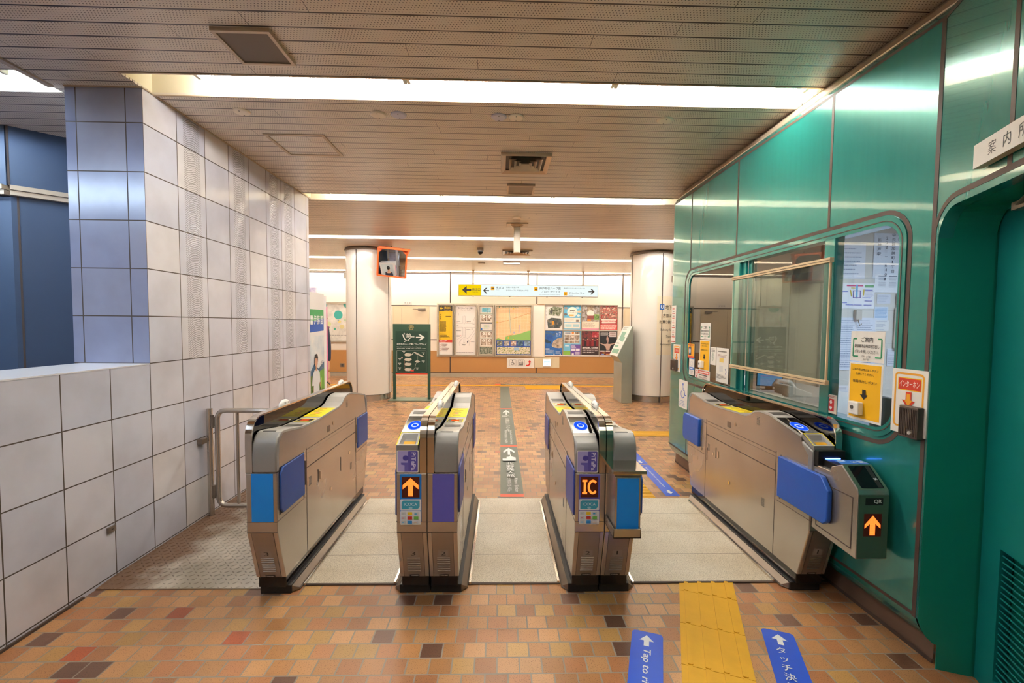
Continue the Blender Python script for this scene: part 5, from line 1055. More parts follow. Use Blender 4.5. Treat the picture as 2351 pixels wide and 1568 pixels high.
A.line([(.30, .47), (.36, .41), (.385, .415)], .010, '#ded8c8'); A.poly([(.36, .405), (.385, .402), (.55, .49), (.53, .505), (.37, .43)], '#c9c0b0'); A.poly([(.37, .59), (.42, .56), (.48, .59), (.43, .615)], '#c9c0b0'); A.line([(.43, .47), (.43, .57)], .003, '#ded8c8'); A.line([(.405, .60), (.37, .73), (.31, .76)], .004, '#ded8c8'); A.line([(.30, .48), (.30, .75)], .003, '#ded8c8'); A.line([(.17, .55), (.18, .75)], .003, '#c07a6a')
A.disc(.125, .52, .018, .014, flat('#d8a8a0'), 10); A.rect(.29, .755, .355, .78, '#d84a38')
for x, y, s_ in ((.15, .405, '3F'), (.07, .545, '2F'), (.07, .635, '1F'), (.07, .725, 'B3F'), (.53, .43, '2F'), (.53, .59, '1F'), (.41, .725, 'B1F')): A.lines(x - .02, y - .018, .06, 1, .01, .012, W1, 3, .1); A.text(s_, x, y, .022, W1, w=.028, bold=.02)
A.build('map_face', t)
A = Art((-1.79, GY - .0008, 1.472), (1, 0, 0), UD, .12, .11); A.line([(.02, .02), (.015, .06), (.04, .085), (.02, .105)], .008, '#a98a52'); A.line([(.10, .02), (.105, .06), (.08, .085), (.10, .105)], .008, '#a98a52'); A.line([(.04, .088), (.08, .088)], .008, '#a98a52'); A.lines(.03, .014, .06, 3, .018, .009, '#c9a868', 30, .1); A.build('gold_crest', t)
# ================================================================== MIRROR
OR = mat('orange_mirror_frame', '#d8591c', .4, 0, .06, 10); MY = 8.55
t = thing('convex_mirror', 'orange framed square convex mirror hung beside the top of the left column', 'mirror', (-2.0, MY, 2.6))
mo = Vector((-2.0, MY, 2.61)); mu = Vector((.985, .05, -.09)).normalized(); md_ = Vector((-.10, .20, -.97)); md_ = (md_ - mu * md_.dot(mu)).normalized(); mn = md_.cross(mu).normalized()
mf = lambda u, v, w: tuple(mo + mu * u + md_ * v + mn * w)
hw = .245
oct_ = [(-hw, -hw + .08), (-hw + .08, -hw), (hw - .08, -hw), (hw, -hw + .08), (hw, hw - .01), (hw - .01, hw), (-hw + .01, hw), (-hw, hw - .01)]
b = B(); b.prism([rrect(-hw - .025, -hw - .02, hw + .025, hw + .02, .02, 3), oct_[::-1]], mf, (-.03, .012), OR); b.prism([(-hw, -hw), (hw, -hw), (hw, hw), (-hw, hw)], mf, (-.035, -.025), OR); b.build('frame', t)
b = B(); b.prism([(-hw + .02, -hw - .035), (hw + .07, -hw - .035), (hw + .07, -hw + .0), (-hw + .02, -hw + .0)], mf, (-.03, .10), OR); b.prism([(hw + .04, -hw), (hw + .07, -hw), (hw + .03, -hw + .10)], mf, (-.02, .08), OR); b.build('hood', t)
b = B(); N = 14; vv = []
for i in range(N + 1):
    for j in range(N + 1): u = (-1 + 2 * i / N) * hw; v = (-1 + 2 * j / N) * hw; vv.append(mf(u, v, .004 - .35 * (u * u + v * v)* .55))
b.add(vv, [(i * (N + 1) + j, (i + 1) * (N + 1) + j, (i + 1) * (N + 1) + j + 1, i * (N + 1) + j + 1) for i in range(N) for j in range(N)], mat('mirror_silver', '#e8eaec', .02, 1.0)); b.build('mirror_glass', t, smooth=180)
b = B(); b.tube([mf(0, -.1, -.03), (-2.05, MY + .18, 2.75), (-2.05, MY + .2, CEIL)], .014, STEELD, 8); b.build('bracket', t)
# ================================================================== CEILING FITTINGS
def diffuser(x0, y0, x1, y1, label, n=3):
    t = thing('air_vent', label, 'air vent', ((x0 + x1) / 2, (y0 + y1) / 2, CEIL), 'square ceiling air vents'); cx_, cy2 = (x0 + x1) / 2, (y0 + y1) / 2; hx, hy = (x1 - x0) / 2, (y1 - y0) / 2
    b = B()
    def fr_(k0, z0, k1, z1, bb):
        bb.add([(cx_ + sx * hx * k, cy2 + sy_ * hy * k, z) for k, z in ((k0, z0), (k1, z1)) for sx, sy_ in ((-1, -1), (1, -1), (1, 1), (-1, 1))], [(i, (i + 1) % 4, 4 + (i + 1) % 4, 4 + i) for i in range(4)], TRIMB)
    fr_(1, CEIL - .001, .98, CEIL - .03, b); fr_(.98, CEIL - .03, .80, CEIL - .012, b); b.build('frame', t, merge=False)
    for i in range(n): b = B(); k0 = .66 - i * .2; fr_(k0, CEIL - .03, k0 - .10, CEIL - .003, b); b.build('louvre_ring', t, merge=False)
    b = B(); b.box((cx_ - hx * .8, cy2 - hy * .8, CEIL - .003), (cx_ + hx * .8, cy2 + hy * .8, CEIL - .001), BLACK); b.build('duct_mouth', t)
diffuser(-.005, 3.93, .43, 4.40, 'square stepped air vent in the ceiling between the first two light troughs'); diffuser(.03, 8.95, .62, 9.5, 'farther square air vent behind the hanging post', 2)
def panel(x0, y0, x1, y1, label, m, nm='speaker_panel', cat='speaker panel', th=.02):
    t = thing(nm, label, cat, ((x0 + x1) / 2, (y0 + y1) / 2, CEIL)); b = B(); b.prism([[(x0, y0), (x1, y0), (x1, y1), (x0, y1)], [(x0 + .018, y0 + .018), (x0 + .018, y1 - .018), (x1 - .018, y1 - .018), (x1 - .018, y0 + .018)]], lambda u, v, w: (u, v, CEIL - w), (0, th), TRIMB); b.build('frame', t)
    b = B(); b.box((x0 + .018, y0 + .018, CEIL - th * .7), (x1 - .018, y1 - .018, CEIL), m); b.build('grille', t)
SPK = mat('speaker_cloth_metal', '#75695d', .55, .2, .05, 300)
panel(-1.44, 2.36, -1.15, 2.66, 'larger square speaker panel in the ceiling, up and left near the camera', SPK); panel(.06, 4.80, .35, 5.12, 'smaller square speaker panel just before the second light trough', mat('speaker_cloth_light', '#9a8d7e', .5, .2, .05, 300))
t = thing('access_hatch', 'flush ceiling access hatch outlined in beige, left of the square air vent', 'hatch', (-1.6, 3.86, CEIL))
b = B(); b.prism([[(-1.835, 3.64), (-1.37, 3.64), (-1.37, 4.09), (-1.835, 4.09)], [(-1.81, 3.665), (-1.81, 4.065), (-1.395, 4.065), (-1.395, 3.665)]], lambda u, v, w: (u, v, CEIL - w), (0, .006), mat('hatch_frame', '#c2ae93', .4, .2, .03, 8)); b.build('frame', t)
for i, (x, c_, lab) in enumerate(((-1.79, 'w', 'leftmost round cream cap in the ceiling, alone'), (-.857, 'w', 'cream round ceiling cap, left one of the left pair'), (-.715, 'g', 'bluish round ceiling cap, right one of the left pair'), (-.02, 'g', 'bluish round ceiling cap, left one of the right pair'), (.10, 'w', 'cream round ceiling cap, right one of the right pair'), (1.15, 'w', 'rightmost round cream cap in the ceiling, alone'))):
    b = B(); m_ = mat('cap_cream', '#f6ecda', .4, 0, .03, 9) if c_ == 'w' else mat('cap_bluish', '#d2d0e2', .4, 0, .03, 9)
    b.lathe([(.0, -.012), (.045, -.011), (.053, -.006), (.055, 0)], (x, 3.275, CEIL), m_, 28); b.box((x - .003, 3.24, CEIL - .0135), (x + .003, 3.246, CEIL - .0115), GREYD); b.box((x - .003, 3.305, CEIL - .0135), (x + .003, 3.311, CEIL - .0115), GREYD)
    tag(b.build('ceiling_cover', smooth=30), lab, 'ceiling cover', 'round caps in a row on the ceiling')
b = B(); b.lathe([(0, -.012), (.06, -.01), (.062, 0)], (.21, 6.28, CEIL), mat('cap_cream', '#e2d4bd'), 24); tag(b.build('ceiling_cover', smooth=30), 'round cream ceiling cap in front of the hanging post', 'ceiling cover')
t = thing('hanging_post', 'square beige post hanging from the ceiling on a bolted plate', 'hanging post', (.232, 6.67, CEIL))
b = B(); b.box((.08, 6.60, CEIL - .014), (.39, 6.80, CEIL), TRIMB); b.build('plate', t, bevel=.002); b = B(); b.lathe([(.055, 0), (.075, .012), (.095, .03)], (.232, 6.70, CEIL - .045), TRIMB, 20); b.build('collar', t, smooth=40)
b = B(); b.box((.185, 6.65, 2.53), (.282, 6.75, CEIL - .014), mat('post_cream', '#d9ccb4', .35, .1, .03, 8)); b.box((.195, 6.645, 2.535), (.272, 6.65, 2.89), mat('post_cream2', '#e4d9c4', .35, 0, .03, 8)); b.build('post', t, bevel=.006)
t = thing('dome_camera', 'small dome security camera on the ceiling, right of the orange mirror', 'camera', (-.39, 8.8, CEIL))
b = B(); b.lathe([(.062, 0), (.062, -.05), (.055, -.07)], (-.39, 8.8, CEIL), GREYL, 20); b.build('housing', t, smooth=30); b = B(); b.ball((-.39, 8.8, CEIL - .07), (.052, .052, .055), BLACKG, 16, 8); b.build('dome', t, smooth=90)
for (x, y, lab) in ((.25, 10.75, 'small flat grey box on the ceiling near the fifth light trough'), (-.45, 10.9, 'little white detector on the ceiling left of the flat grey box')):
    b = B(); b.box((x - .2, y - .1, CEIL - .05), (x + .2, y + .1, CEIL), GREYL) if x > 0 else b.box((x - .08, y - .04, CEIL - .02), (x + .08, y + .04, CEIL), WHITE); tag(b.build('ceiling_box', bevel=.004), lab, 'ceiling box')
# ================================================================== SILVER MAP STAND
KM = steel('silver_stand', '#a9aea2', .34, 'z', .05, .45)
t = thing('map_stand', 'silver slant-topped tactile map stand in front of the right column', 'map stand', (2.45, 9.0, 0))
kx0, kx1, ky0, ky1 = 2.335, 2.545, 8.70, 9.55
# profile runs along -X: the desk leans out to the left
KP = [(2.545, 0), (2.545, 1.475), (2.36, 1.475), (2.105, .93), (2.13, .88), (2.335, .775), (2.335, 0)]
b = B(); b.prism([(0, 0), (0, 0)], lambda u, v, w: (0, 0, 0), (0, 0), KM) if False else None
b.prism([(x, z) for x, z in [(2.545, 0), (2.545, 1.475), (2.525, 1.475), (2.245, .90), (2.335, .775), (2.335, 0)]], lambda u, v, w: (u, w, v), (8.70, 9.32), KM)
b.build('body', t, bevel=.004)
p_ = Vector((2.515, 8.72, 1.478)); s_ = Vector((2.245 - 2.525, 0, .90 - 1.475)); A = Art((2.523, 9.31, 1.477), (0, -1, 0), s_, .60, s_.length)
A.rect(0, 0, .60, A.h, '#dedbd2'); MG = flat('#7faa92'); A.poly([(.12, .12), (.42, .12), (.40, .22), (.52, .24), (.48, .34), (.14, .30)], MG); A.rect(.06, .42, .34, .46, MG); A.rect(.06, .50, .54, .59, MG); A.lines(.06, .02, .4, 3, .022, .010, '#7a8a80', 41); A.lines(.06, .36, .3, 2, .02, .008, '#7a8a80', 42); A.build('map_plate', t)
# ================================================================== NOTICE ON THE RIGHT COLUMN
A = Art((2.99, 9.17 - .4335, 2.01), (1, 0, 0), UD, 1.0, 1.18)
b = B(); cc = Vector((3.05, 9.17, 0)); a0_, a1_ = PI * 1.5 - .10, PI * 1.5 + .95; R0 = .4335; n_ = 12
b.add([(cc.x + R0 * math.cos(a0_ + (a1_ - a0_) * k / n_), cc.y + R0 * math.sin(a0_ + (a1_ - a0_) * k / n_), z) for z in (.93, 2.06) for k in range(n_ + 1)], [(k, k + 1, n_ + 2 + k, n_ + 1 + k) for k in range(n_)], mat('notice_cream', '#ecdfc4', .4, 0, .02, 4))
class Cyl(Art):
    def fr(s, a, b_, w): th = a0_ + a / R0; return Vector((cc.x + (R0 + .0040 + w) * math.cos(th), cc.y + (R0 + .0040 + w) * math.sin(th), 2.06 - b_))
    def text(s, body, x, y, h, m, w=None, bold=.0):
        if isinstance(m, str): m = flat(m)
        vv, ff, x0, x1, y0, y1 = textmesh(body, bold); k = h / (y1 - y0); sx = k if w is None else w / (x1 - x0); l = s.nx()
        s.b.add([s.fr(x + (p - x0) * sx, y + (y1 - q_) * k, l) for p, q_ in vv], ff, m); return s
C_ = Cyl((0, 0, 0), (1, 0, 0), UD, 1, 1, b)
C_.rect(.05, .15, .14, .26, '#2a66b8'); C_.text('U', .07, .17, .07, '#f0f0ee', .05, .03); C_.text('地下鉄海岸線', .165, .165, .09, '#33302c', .50, .01); C_.text('方面は三宮駅で', .11, .335, .07, '#33302c', .48, .01); C_.text('お乗り換えください', .045, .455, .07, '#33302c', .56, .01)
C_.text('Subway Kaigan Line', .07, .62, .055, '#4a4642', .46); C_.text('Transfer', .19, .745, .05, '#4a4642', .18); C_.text('at', .24, .84, .045, '#4a4642', .05); C_.text('Sannomiya Sta.', .065, .90, .055, '#33302c', .34)
tag(C_.build('column_notice'), 'cream subway transfer notice wrapped round the right column, half hidden by the booth', 'notice')
b = B(); b.box((2.64, 8.72 + .04, 2.46), (2.69, 8.98, 2.60), STEELD) if False else None
for (cx_, a_, z, lab) in ((-2.60, PI + .12, 2.43, 'small metal switch box high on the left side of the left column'), (3.05, PI * 1.5 + .72, 2.40, 'small metal switch box high on the right column')):
    b = B(); b.T = lambda x, y, z_, a_=a_, cx_=cx_: (cx_ + x * math.cos(a_) - y * math.sin(a_), 9.17 + x * math.sin(a_) + y * math.cos(a_), z_); b.box((.425, -.04, z - .06), (.46, .04, z + .06), STEELD); b.box((.46, -.01, z - .02), (.463, .01, z + .02), BLACK); tag(b.build('switch_box'), lab, 'switch box')
# ================================================================== ON THE BOOTH
# prints on the booth face: seen from the hall, right on the sheet is towards the camera (-Y)
def bart(y0, z1, w_, h, off=.004): return Art((FX - off, y0, z1), (0, -1, 0), UD, w_, h)
def down_arrow(A, x, y, w_, h, m): A.arrow(x, y, w_, h, m, 'd', .42, .5)
def intercom(y0, y1, z0, z1, label, box, cat='intercom', grp=None):
    t = thing('intercom', label, cat, (FX, (y0 + y1) / 2, z0)); W = y0 - y1; H = z1 - z0
    A = bart(y0, z1, W, H, .008); A.slab(.006, WHITE); k = W / .20; j = H / .30
    A.ring(.014 * k, .016 * j, W - .018 * k, H - .028 * j, .010 * k, '#e5a02a', .022 * k); A.rect(.034 * k, .038 * j, .168 * k, .098 * j, '#f0c41c'); A.rect(.038 * k, .042 * j, .164 * k, .094 * j, '#cf3a22'); A.text('インターホン', .101 * k, .052 * j, .030 * j, '#f4e4d8', w=.112 * k, al='c', bold=.015)
    down_arrow(A, .062 * k, .104 * j, .076 * k, .078 * j, '#cf3a22'); down_arrow(A, .076 * k, .112 * j, .048 * k, .058 * j, '#e8a026'); A.build('sheet', t)
    BR = mat('brown_plastic', '#4b3e36', .45, 0, .08, 30)
    by0, by1, bz0, bz1 = box; b = B(); b.box((FX - .038, by1, bz0), (FX - .008, by0, bz1), BR); o = b.build('speaker_box', t, bevel=.004)
    b = B(); n = 11
    for i in range(n): y = by1 + .006 + (by0 - by1 - .012) * i / (n - 1); b.box((FX - .0405, y - .0016, bz0 + .01), (FX - .038, y + .0016, bz1 - .012), BR)
    b.build('ribs', o); b = B(); cy_1 = (by0 + by1) / 2 - (by0 - by1) * .18; b.box((FX - .042, cy_1 - .014, bz0 + .012), (FX - .038, cy_1 + .014, bz0 + .04), BR); b.cyl((FX - .047, cy_1, bz0 + .026), (FX - .042, cy_1, bz0 + .026), .008, GREYL, 14); b.build('call_button', o)
intercom(2.104, 1.925, 1.008, 1.303, 'intercom with brown speaker box on a white and yellow sheet, near the booth door corner', (2.03, 1.935, 1.0, 1.142))
intercom(4.845, 4.655, 1.015, 1.298, 'small far intercom on a sheet at the far end of the booth face', (4.84, 4.71, 1.02, 1.14))
def notice_pair(y0, z1, w_, s_, sfx):
    A = bart(y0, z1, w_, .155 * s_, .000); A.slab(.001, WHITE); u_ = w_ / .214
    for (xa, xb) in ((.010, .040), (w_ / u_ - .046, w_ / u_ - .012)): pass
    Wd = .214; G1 = '#2f8a5c'
    def S(v): return v * u_
    hh = .155 * s_
    A.line([(S(.040), hh * .25), (S(.018), hh * .25), (S(.018), hh * .84), (S(.052), hh * .84)], S(.008), G1); A.line([(S(.174), hh * .25), (S(.197), hh * .25), (S(.197), hh * .84), (S(.160), hh * .84)], S(.008), G1)
    A.text('ご案内', w_ / 2, hh * .19, hh * .17, '#33302c', w=S(.075), al='c', bold=.015); A.text('駅係員不在時は呼び出し', w_ / 2, hh * .43, hh * .12, '#33302c', w=S(.155), al='c', bold=.02); A.text('ボタンを押してください。', w_ / 2, hh * .61, hh * .12, '#33302c', w=S(.150), al='c', bold=.015)
    A.text('西神・山手線', w_ / 2, hh * .79, hh * .07, '#4a4642', w=S(.055), al='c'); A.text('新神戸駅', w_ / 2, hh * .89, hh * .07, '#4a4642', w=S(.036), al='c')
    tag(A.build('notice_sheet'), 'white sheet with green corner brackets taped on the %s window' % sfx[0], 'notice', 'white bracketed notices')
    zz = z1 - .157 * s_ - .004; H2 = .298 * s_
    t = thing('call_button_sheet', 'yellow call-button sheet with a black arrow on the %s window' % sfx[0], 'call button sheet', (FX, y0 - w_ / 2, zz - H2))
    A = bart(y0 + .001, zz, w_ + .002, H2, .002); A.slab(.001, WHITE); A.rect(S(.009), S(.009), w_ - S(.009), H2 - S(.012), mat('sheet_yellow', '#f0b414', .5, 0, .02, 9))
    A.text('ご用の方は呼び出しボタン', w_ / 2, H2 * .10, H2 * .042, '#3a3020', w=S(.165), al='c', bold=.01); A.text('を押してください。', w_ / 2, H2 * .175, H2 * .042, '#3a3020', w=S(.115), al='c', bold=.01); A.text('係員呼出しボタン', w_ / 2, H2 * .30, H2 * .052, '#3a3020', w=S(.155), al='c', bold=.01)
    down_arrow(A, w_ * .38, H2 * .46, w_ * .24, H2 * .17, '#1c1a18'); A.build('sheet', t)
    b = B(); yb = y0 - w_ * .34; zb = zz - H2 * .79; k = u_ * .5 + .5
    b.box((FX - .034, yb - .034 * u_, zb - .033 * s_), (FX - .004, yb + .034 * u_, zb + .033 * s_), WHITE); o = b.build('bell_push', t, bevel=.005)
    b = B(); b.cyl((FX - .037, yb + .005, zb + .004), (FX - .034, yb + .005, zb + .004), .010 * k, GREYD, 16); b.build('push_button', o)
notice_pair(2.381, 1.472, .214, 1.0, ('right-hand',)); notice_pair(4.213, 1.520, .205, .95, ('left-hand',))
A = bart(3.883, 1.310, .212, .29, .001); A.slab(.001, WHITE); A.lines(.03, .025, .15, 1, .012, .010, '#6a645c', 60, .05); A.lines(.025, .055, .17, 3, .010, .004, '#a07a70', 61, .2); A.rect(.06, .085, .13, .12, '#e2c46a'); A.rect(.062, .15, .125, .20, '#d8d6d2'); A.line([(.16, .17), (.18, .19), (.17, .215)], .008, '#3c5a9c'); A.lines(.02, .225, .17, 4, .010, .004, '#6a645c', 62, .4)
tag(A.build('taped_sheet'), 'large white sheet with small pictures taped beside the left mullion', 'notice')
A = bart(3.996, 1.310, .105, .155, .0015); A.slab(.001, WHITE); A.lines(.02, .012, .07, 3, .012, .005, '#6a645c', 63, .3); A.line([(.05, .045), (.03, .08), (.05, .12), (.07, .08), (.05, .045)], .004, '#4a7a5a'); A.line([(.05, .06), (.05, .10)], .005, '#4a7a5a'); tag(A.build('taped_sheet'), 'narrow white sheet with a green diamond on the left window', 'notice')
A = bart(4.31, 1.088, .31, .082, -.001); A.slab(.001, WHITE); A.disc(.035, .040, .024, .034, flat('#cf3a2c')); A.disc(.035, .040, .017, .025, flat('#efe6e0')); A.line([(.02, .02), (.05, .06)], .006, '#cf3a2c'); A.rect(.07, .006, .30, .034, '#dc4a34'); A.lines(.085, .012, .20, 1, .02, .015, '#f6e6e0', 59, .05); A.lines(.10, .042, .17, 1, .012, .009, '#4a4642', 58, .05); A.lines(.09, .062, .19, 2, .009, .004, '#8a6a60', 64, .2)
tag(A.build('window_sticker'), 'red and white sticker with a round prohibition symbol at the foot of the left window', 'sticker')
A = bart(4.535, 1.320, .20, .138, .0005); A.slab(.001, WHITE); A.rect(0, 0, .20, .118, '#eda722'); A.rect(0, .118, .20, .138, '#d84a2c'); A.rect(.07, .035, .13, .11, '#3c4a64'); A.disc(.10, .07, .022, .028, flat('#b8c8d8')); A.rect(.09, .018, .11, .04, '#3c4a64'); A.rect(.02, .06, .05, .08, '#e8d0c8'); A.lines(.02, .006, .16, 1, .012, .011, '#c0583c', 57, .05); tag(A.build('window_sticker'), 'orange sticker with a dark round device at the far edge of the left window', 'sticker')
A = bart(4.445, 1.183, .12, .165, .0015); A.slab(.001, WHITE); A.rect(0, 0, .12, .010, '#2a62b8'); A.ring(.03, .035, .09, .075, .003, '#a8b4c4', .02); A.rect(.01, .088, .11, .115, '#2a70c8'); A.lines(.025, .095, .07, 1, .012, .013, '#e8f0f8', 56, .1); A.lines(.02, .125, .08, 3, .012, .004, '#8a94a0', 66, .2); tag(A.build('window_sticker'), 'tall white and blue sticker under the orange one', 'sticker')
A = bart(4.680, .944, .215, .285, .003); A.slab(.002, WHITE, None, .012)
BW = flat('#2456b8'); A.disc(.105, .042, .013, .014, BW, 14); A.line([(.105, .055), (.11, .10), (.145, .105), (.16, .15), (.185, .145)], .010, BW); A.line([(.108, .085), (.135, .085)], .008, BW)
A.poly([(.105 + .047 * math.cos(t_), .14 + .045 * math.sin(t_)) for t_ in [(-.3 + 4.2 * k / 14) for k in range(15)]] + [(.105 + .037 * math.cos(t_), .14 + .035 * math.sin(t_)) for t_ in [(-.3 + 4.2 * k / 14) for k in range(15)]][::-1], BW); A.lines(.03, .21, .15, 4, .016, .005, '#7a8cb8', 68, .2)
tag(A.build('wheelchair_sign'), 'white plate with a blue wheelchair symbol on the booth below the left window', 'sign')
A = bart(4.93, 1.71, .12, .40, .004); A.slab(.003, WHITE); A.lines(.02, .03, .08, 7, .05, .010, '#c8503c', 70, .3); A.lines(.03, .06, .06, 6, .05, .008, '#7a746c', 71, .3); A.rect(0, .38, .12, .39, '#c8503c'); tag(A.build('corner_sign'), 'slim white sign with red lettering at the far corner of the booth', 'sign')
# little first-aid card standing inside the right window
A = Art((FX - .004, 2.545, 1.115), (0, -1, .0), UD, .085, .105); A.slab(.002, mat('card_beige', '#cfc4b4', .5, 0, .03, 20)); A.rect(.018, .024, .066, .092, '#b8242c'); A.rect(.036, .032, .048, .052, '#eee8e4'); A.rect(.032, .038, .052, .046, '#eee8e4'); A.disc(.038, .072, .006, .006, flat('#eee8e4'), 10); A.disc(.048, .072, .006, .006, flat('#eee8e4'), 10); A.poly([(.033, .074), (.053, .074), (.043, .086)], '#eee8e4'); A.lines(.02, .006, .05, 2, .006, .003, '#a04a44', 72, .1)
tag(A.build('aid_card'), 'small card with a white cross and heart on red in the right window', 'card')
# hanging acrylic shield
t = thing('hanging_shield', 'clear acrylic shield with beige rails hung before the middle window', 'acrylic shield', (1.80, 3.0, 1.18))
b = B(); b.box((1.798, 2.475, 1.19), (1.802, 3.513, 1.85), glassmat('acrylic_clear', '#e8efe9', 1.45, .0, .8, .03, '#dfe8e4')); b.build('acrylic_sheet', t)
RL = mat('rail_beige', '#cdb38c', .4, 0, .04, 20)
for z in (1.845, 1.172): b = B(); b.box((1.788, 2.465, z), (1.812, 3.522, z + .026), RL); b.box((1.7865, 2.465, z + .011), (1.788, 3.522, z + .014), GROOVE); b.build('rail', t, bevel=.003)
b = B(); b.box((1.795, 2.47, 1.19), (1.805, 2.478, 1.85), RL); b.box((1.795, 3.51, 1.19), (1.805, 3.517, 1.85), mat('acrylic_edge', '#a8d8c4', .2)); b.build('edge_strip', t)
for y in (2.55, 3.44): b = B(); b.box((1.80, y - .012, 1.86), (FX, y + .012, 1.868), STEELD); b.build('hook', t)
# hanging plate over the booth door
u0 = .33; A = Art(ff(u0, 2.148, .035), FA, UD, .72, .083); A.slab(.028, TRIMB, WHITE)
for k, ch in enumerate('案内所'): A.text(ch, .085 + k * .078, .018, .046, '#4a4642', w=.046)
tag(A.build('office_sign'), 'white office name plate over the green door at the right edge', 'sign')
# ================================================================== INSIDE THE BOOTH
WD = mat('counter_grey', '#b8b4ae', .4, 0, .05, 4)
b = B(); b.box((FX + .115, 2.0, .91), (2.95, 4.55, .94), WD); b.box((2.91, 2.0, .02), (2.95, 4.55, .91), GREYL); tag(b.build('counter', bevel=.004), 'long pale grey counter inside the booth behind the windows', 'counter')
SC = emat('monitor_glow', '#5aa4e8', .34)
t = thing('monitor', 'small monitor with a light blue screen on the booth counter', 'monitor', (2.2, 3.72, .94))
def tilt(px_y, w_, z0, z1, x_, name='monitor'): pass
b = B(); fm_ = lambda u, v, w: (2.27 + (u * .92 + w * .39) * .68, 3.98 + (-u * .39 + w * .92) * .68, .968 + v * .62)
b.prism([(0, 0), (.30, 0), (.30, .19), (0, .19)], fm_, (0, .02), BLACK); b.build('case', t); b = B(); b.prism([(.01, .01), (.29, .01), (.29, .18), (.01, .18)], fm_, (-.001, 0), SC); b.build('screen', t)
b = B(); b.prism([(.11, -.045), (.19, -.045), (.19, .06), (.11, .06)], fm_, (.02, .035), BLACK); b.prism([(.06, -.045), (.24, -.045), (.24, -.04), (.06, -.04)], fm_, (-.04, .09), BLACK); b.build('stand', t)
t = thing('telephone', 'off-white desk telephone right of the monitor on the counter', 'telephone', (2.28, 3.3, .94)); b = B(); b.prism([(0, 0), (.20, 0), (.20, .03), (.03, .09), (0, .09)], lambda u, v, w: (2.26 + u, 3.52 + w, .94 + v), (0, .18), mat('phone_white', '#cfccc6', .4, 0, .03, 20)); b.build('body', t, bevel=.008)
b = B(); b.tube([(2.27, 3.72, 1.0), (2.30, 3.72, 1.045), (2.40, 3.72, 1.035), (2.44, 3.72, .985)], .02, mat('phone_white', '#cfccc6'), 10); b.build('handset', t, smooth=50)
t = thing('sanitizer_bottle', 'white pump bottle with a grey top beside the monitor', 'bottle', (2.16, 3.98, .94)); b = B(); b.lathe([(0, 0), (.04, .0), (.042, .09), (.03, .115), (.014, .12), (.014, .13)], (2.16, 3.98, .94), WHITE, 20); b.build('body', t, smooth=40); b = B(); b.lathe([(.018, .125), (.018, .16), (.02, .165), (0, .17)], (2.16, 3.98, .94), GREYL, 14); b.build('pump', t, smooth=40)
t = thing('pen_cup', 'dark pen cup holding coloured pens at the left of the counter', 'pen cup', (2.12, 4.12, .94)); b = B(); b.lathe([(0, 0), (.038, 0), (.04, .09), (.036, .09), (.034, .005)], (2.12, 4.12, .94), GREYD, 18); b.build('cup', t, smooth=40)
for k, c_ in enumerate(('#b03030', '#2a3a8a', '#3a3a3a', '#c0504a', '#4a62b0')):
    b = B(); a_ = k * 1.3; b.cyl((2.12 + .01 * math.cos(a_), 4.12 + .01 * math.sin(a_), .95), (2.12 + .035 * math.cos(a_), 4.12 + .035 * math.sin(a_), 1.09), .005, flat(c_), 8); tag(b.build('pen', smooth=50), ['red', 'navy', 'black', 'pink-red', 'blue'][k] + ' pen standing in the pen cup on the counter', 'pen', 'pens in the cup')
b = B(); b.box((2.0, 3.50, .94), (2.22, 3.62, .955), WHITE); b.box((2.01, 3.51, .955), (2.21, 3.61, .965), flat('#d8d2c6')); tag(b.build('paper_stack'), 'low stack of white papers on the counter in front of the monitor', 'papers')
b = B(); b.box((2.03, 3.82, .94), (2.13, 3.88, .99), BLACK); tag(b.build('stamp_box', bevel=.004), 'small black box on the counter beside the bottle', 'box')
# wall of papers behind the right window (inner far wall at y=4.66)
PW = 4.655
def inart(px0, py0, px1, py1, off=0): p = at(px0, py0, 1, PW - off); q_ = at(px1, py1, 1, PW - off); return Art((p.x, PW - off, p.z), (1, 0, 0), UD, q_.x - p.x, p.z - q_.z, unit=True)
PP = flat('#dcdee4')
A = inart(1926, 650, 2006, 709); A.rect(0, 0, 1, 1, PP); A.rect(.22, .06, .68, .12, '#c84a78'); A.rect(.72, .06, .97, .16, '#6aa878'); A.rect(.48, .05, .53, .6, '#3a9ac8'); A.ring(.40, .28, .62, .58, .03, '#6a5aa0'); A.rect(.34, .17, .46, .20, '#c8b030'); A.line([(.32, .26), (.37, .52)], .012, '#c8b030'); A.line([(.70, .24), (.69, .48)], .012, '#c8b030')
for x, y in ((.04, .32), (.72, .25), (.02, .76), (.20, .84), (.43, .84), (.66, .56), (.72, .68), (.70, .84)): A.rect(x, y, x + .22, y + .025, '#3a50b8')
A.lines(.72, .32, .25, 6, .04, .008, '#7a84c0', 80, .2); tag(A.build('pinned_map'), 'coloured station map pinned on the inner wall, upper left in the right window', 'map')
specs = [(1928, 560, 1985, 640, 'faint typed sheet high on the inner wall left of the large lettered notice'), (2009, 630, 2064, 672, 'two-column timetable sheet standing off the inner wall'), (2014, 676, 2044, 697, 'small faint floor-plan sheet under the timetable'), (2008, 704, 2038, 735, 'bluish table sheet right of the station map'), (1924, 729, 2008, 850, 'large duty chart with rows of small marks'), (2010, 735, 2040, 760, 'small grid sheet under the bluish table'), (1917, 885, 1950, 925, 'typed sheet low on the inner wall behind the first-aid card'), (2037, 800, 2066, 840, 'small clipped note at the right edge of the window')]
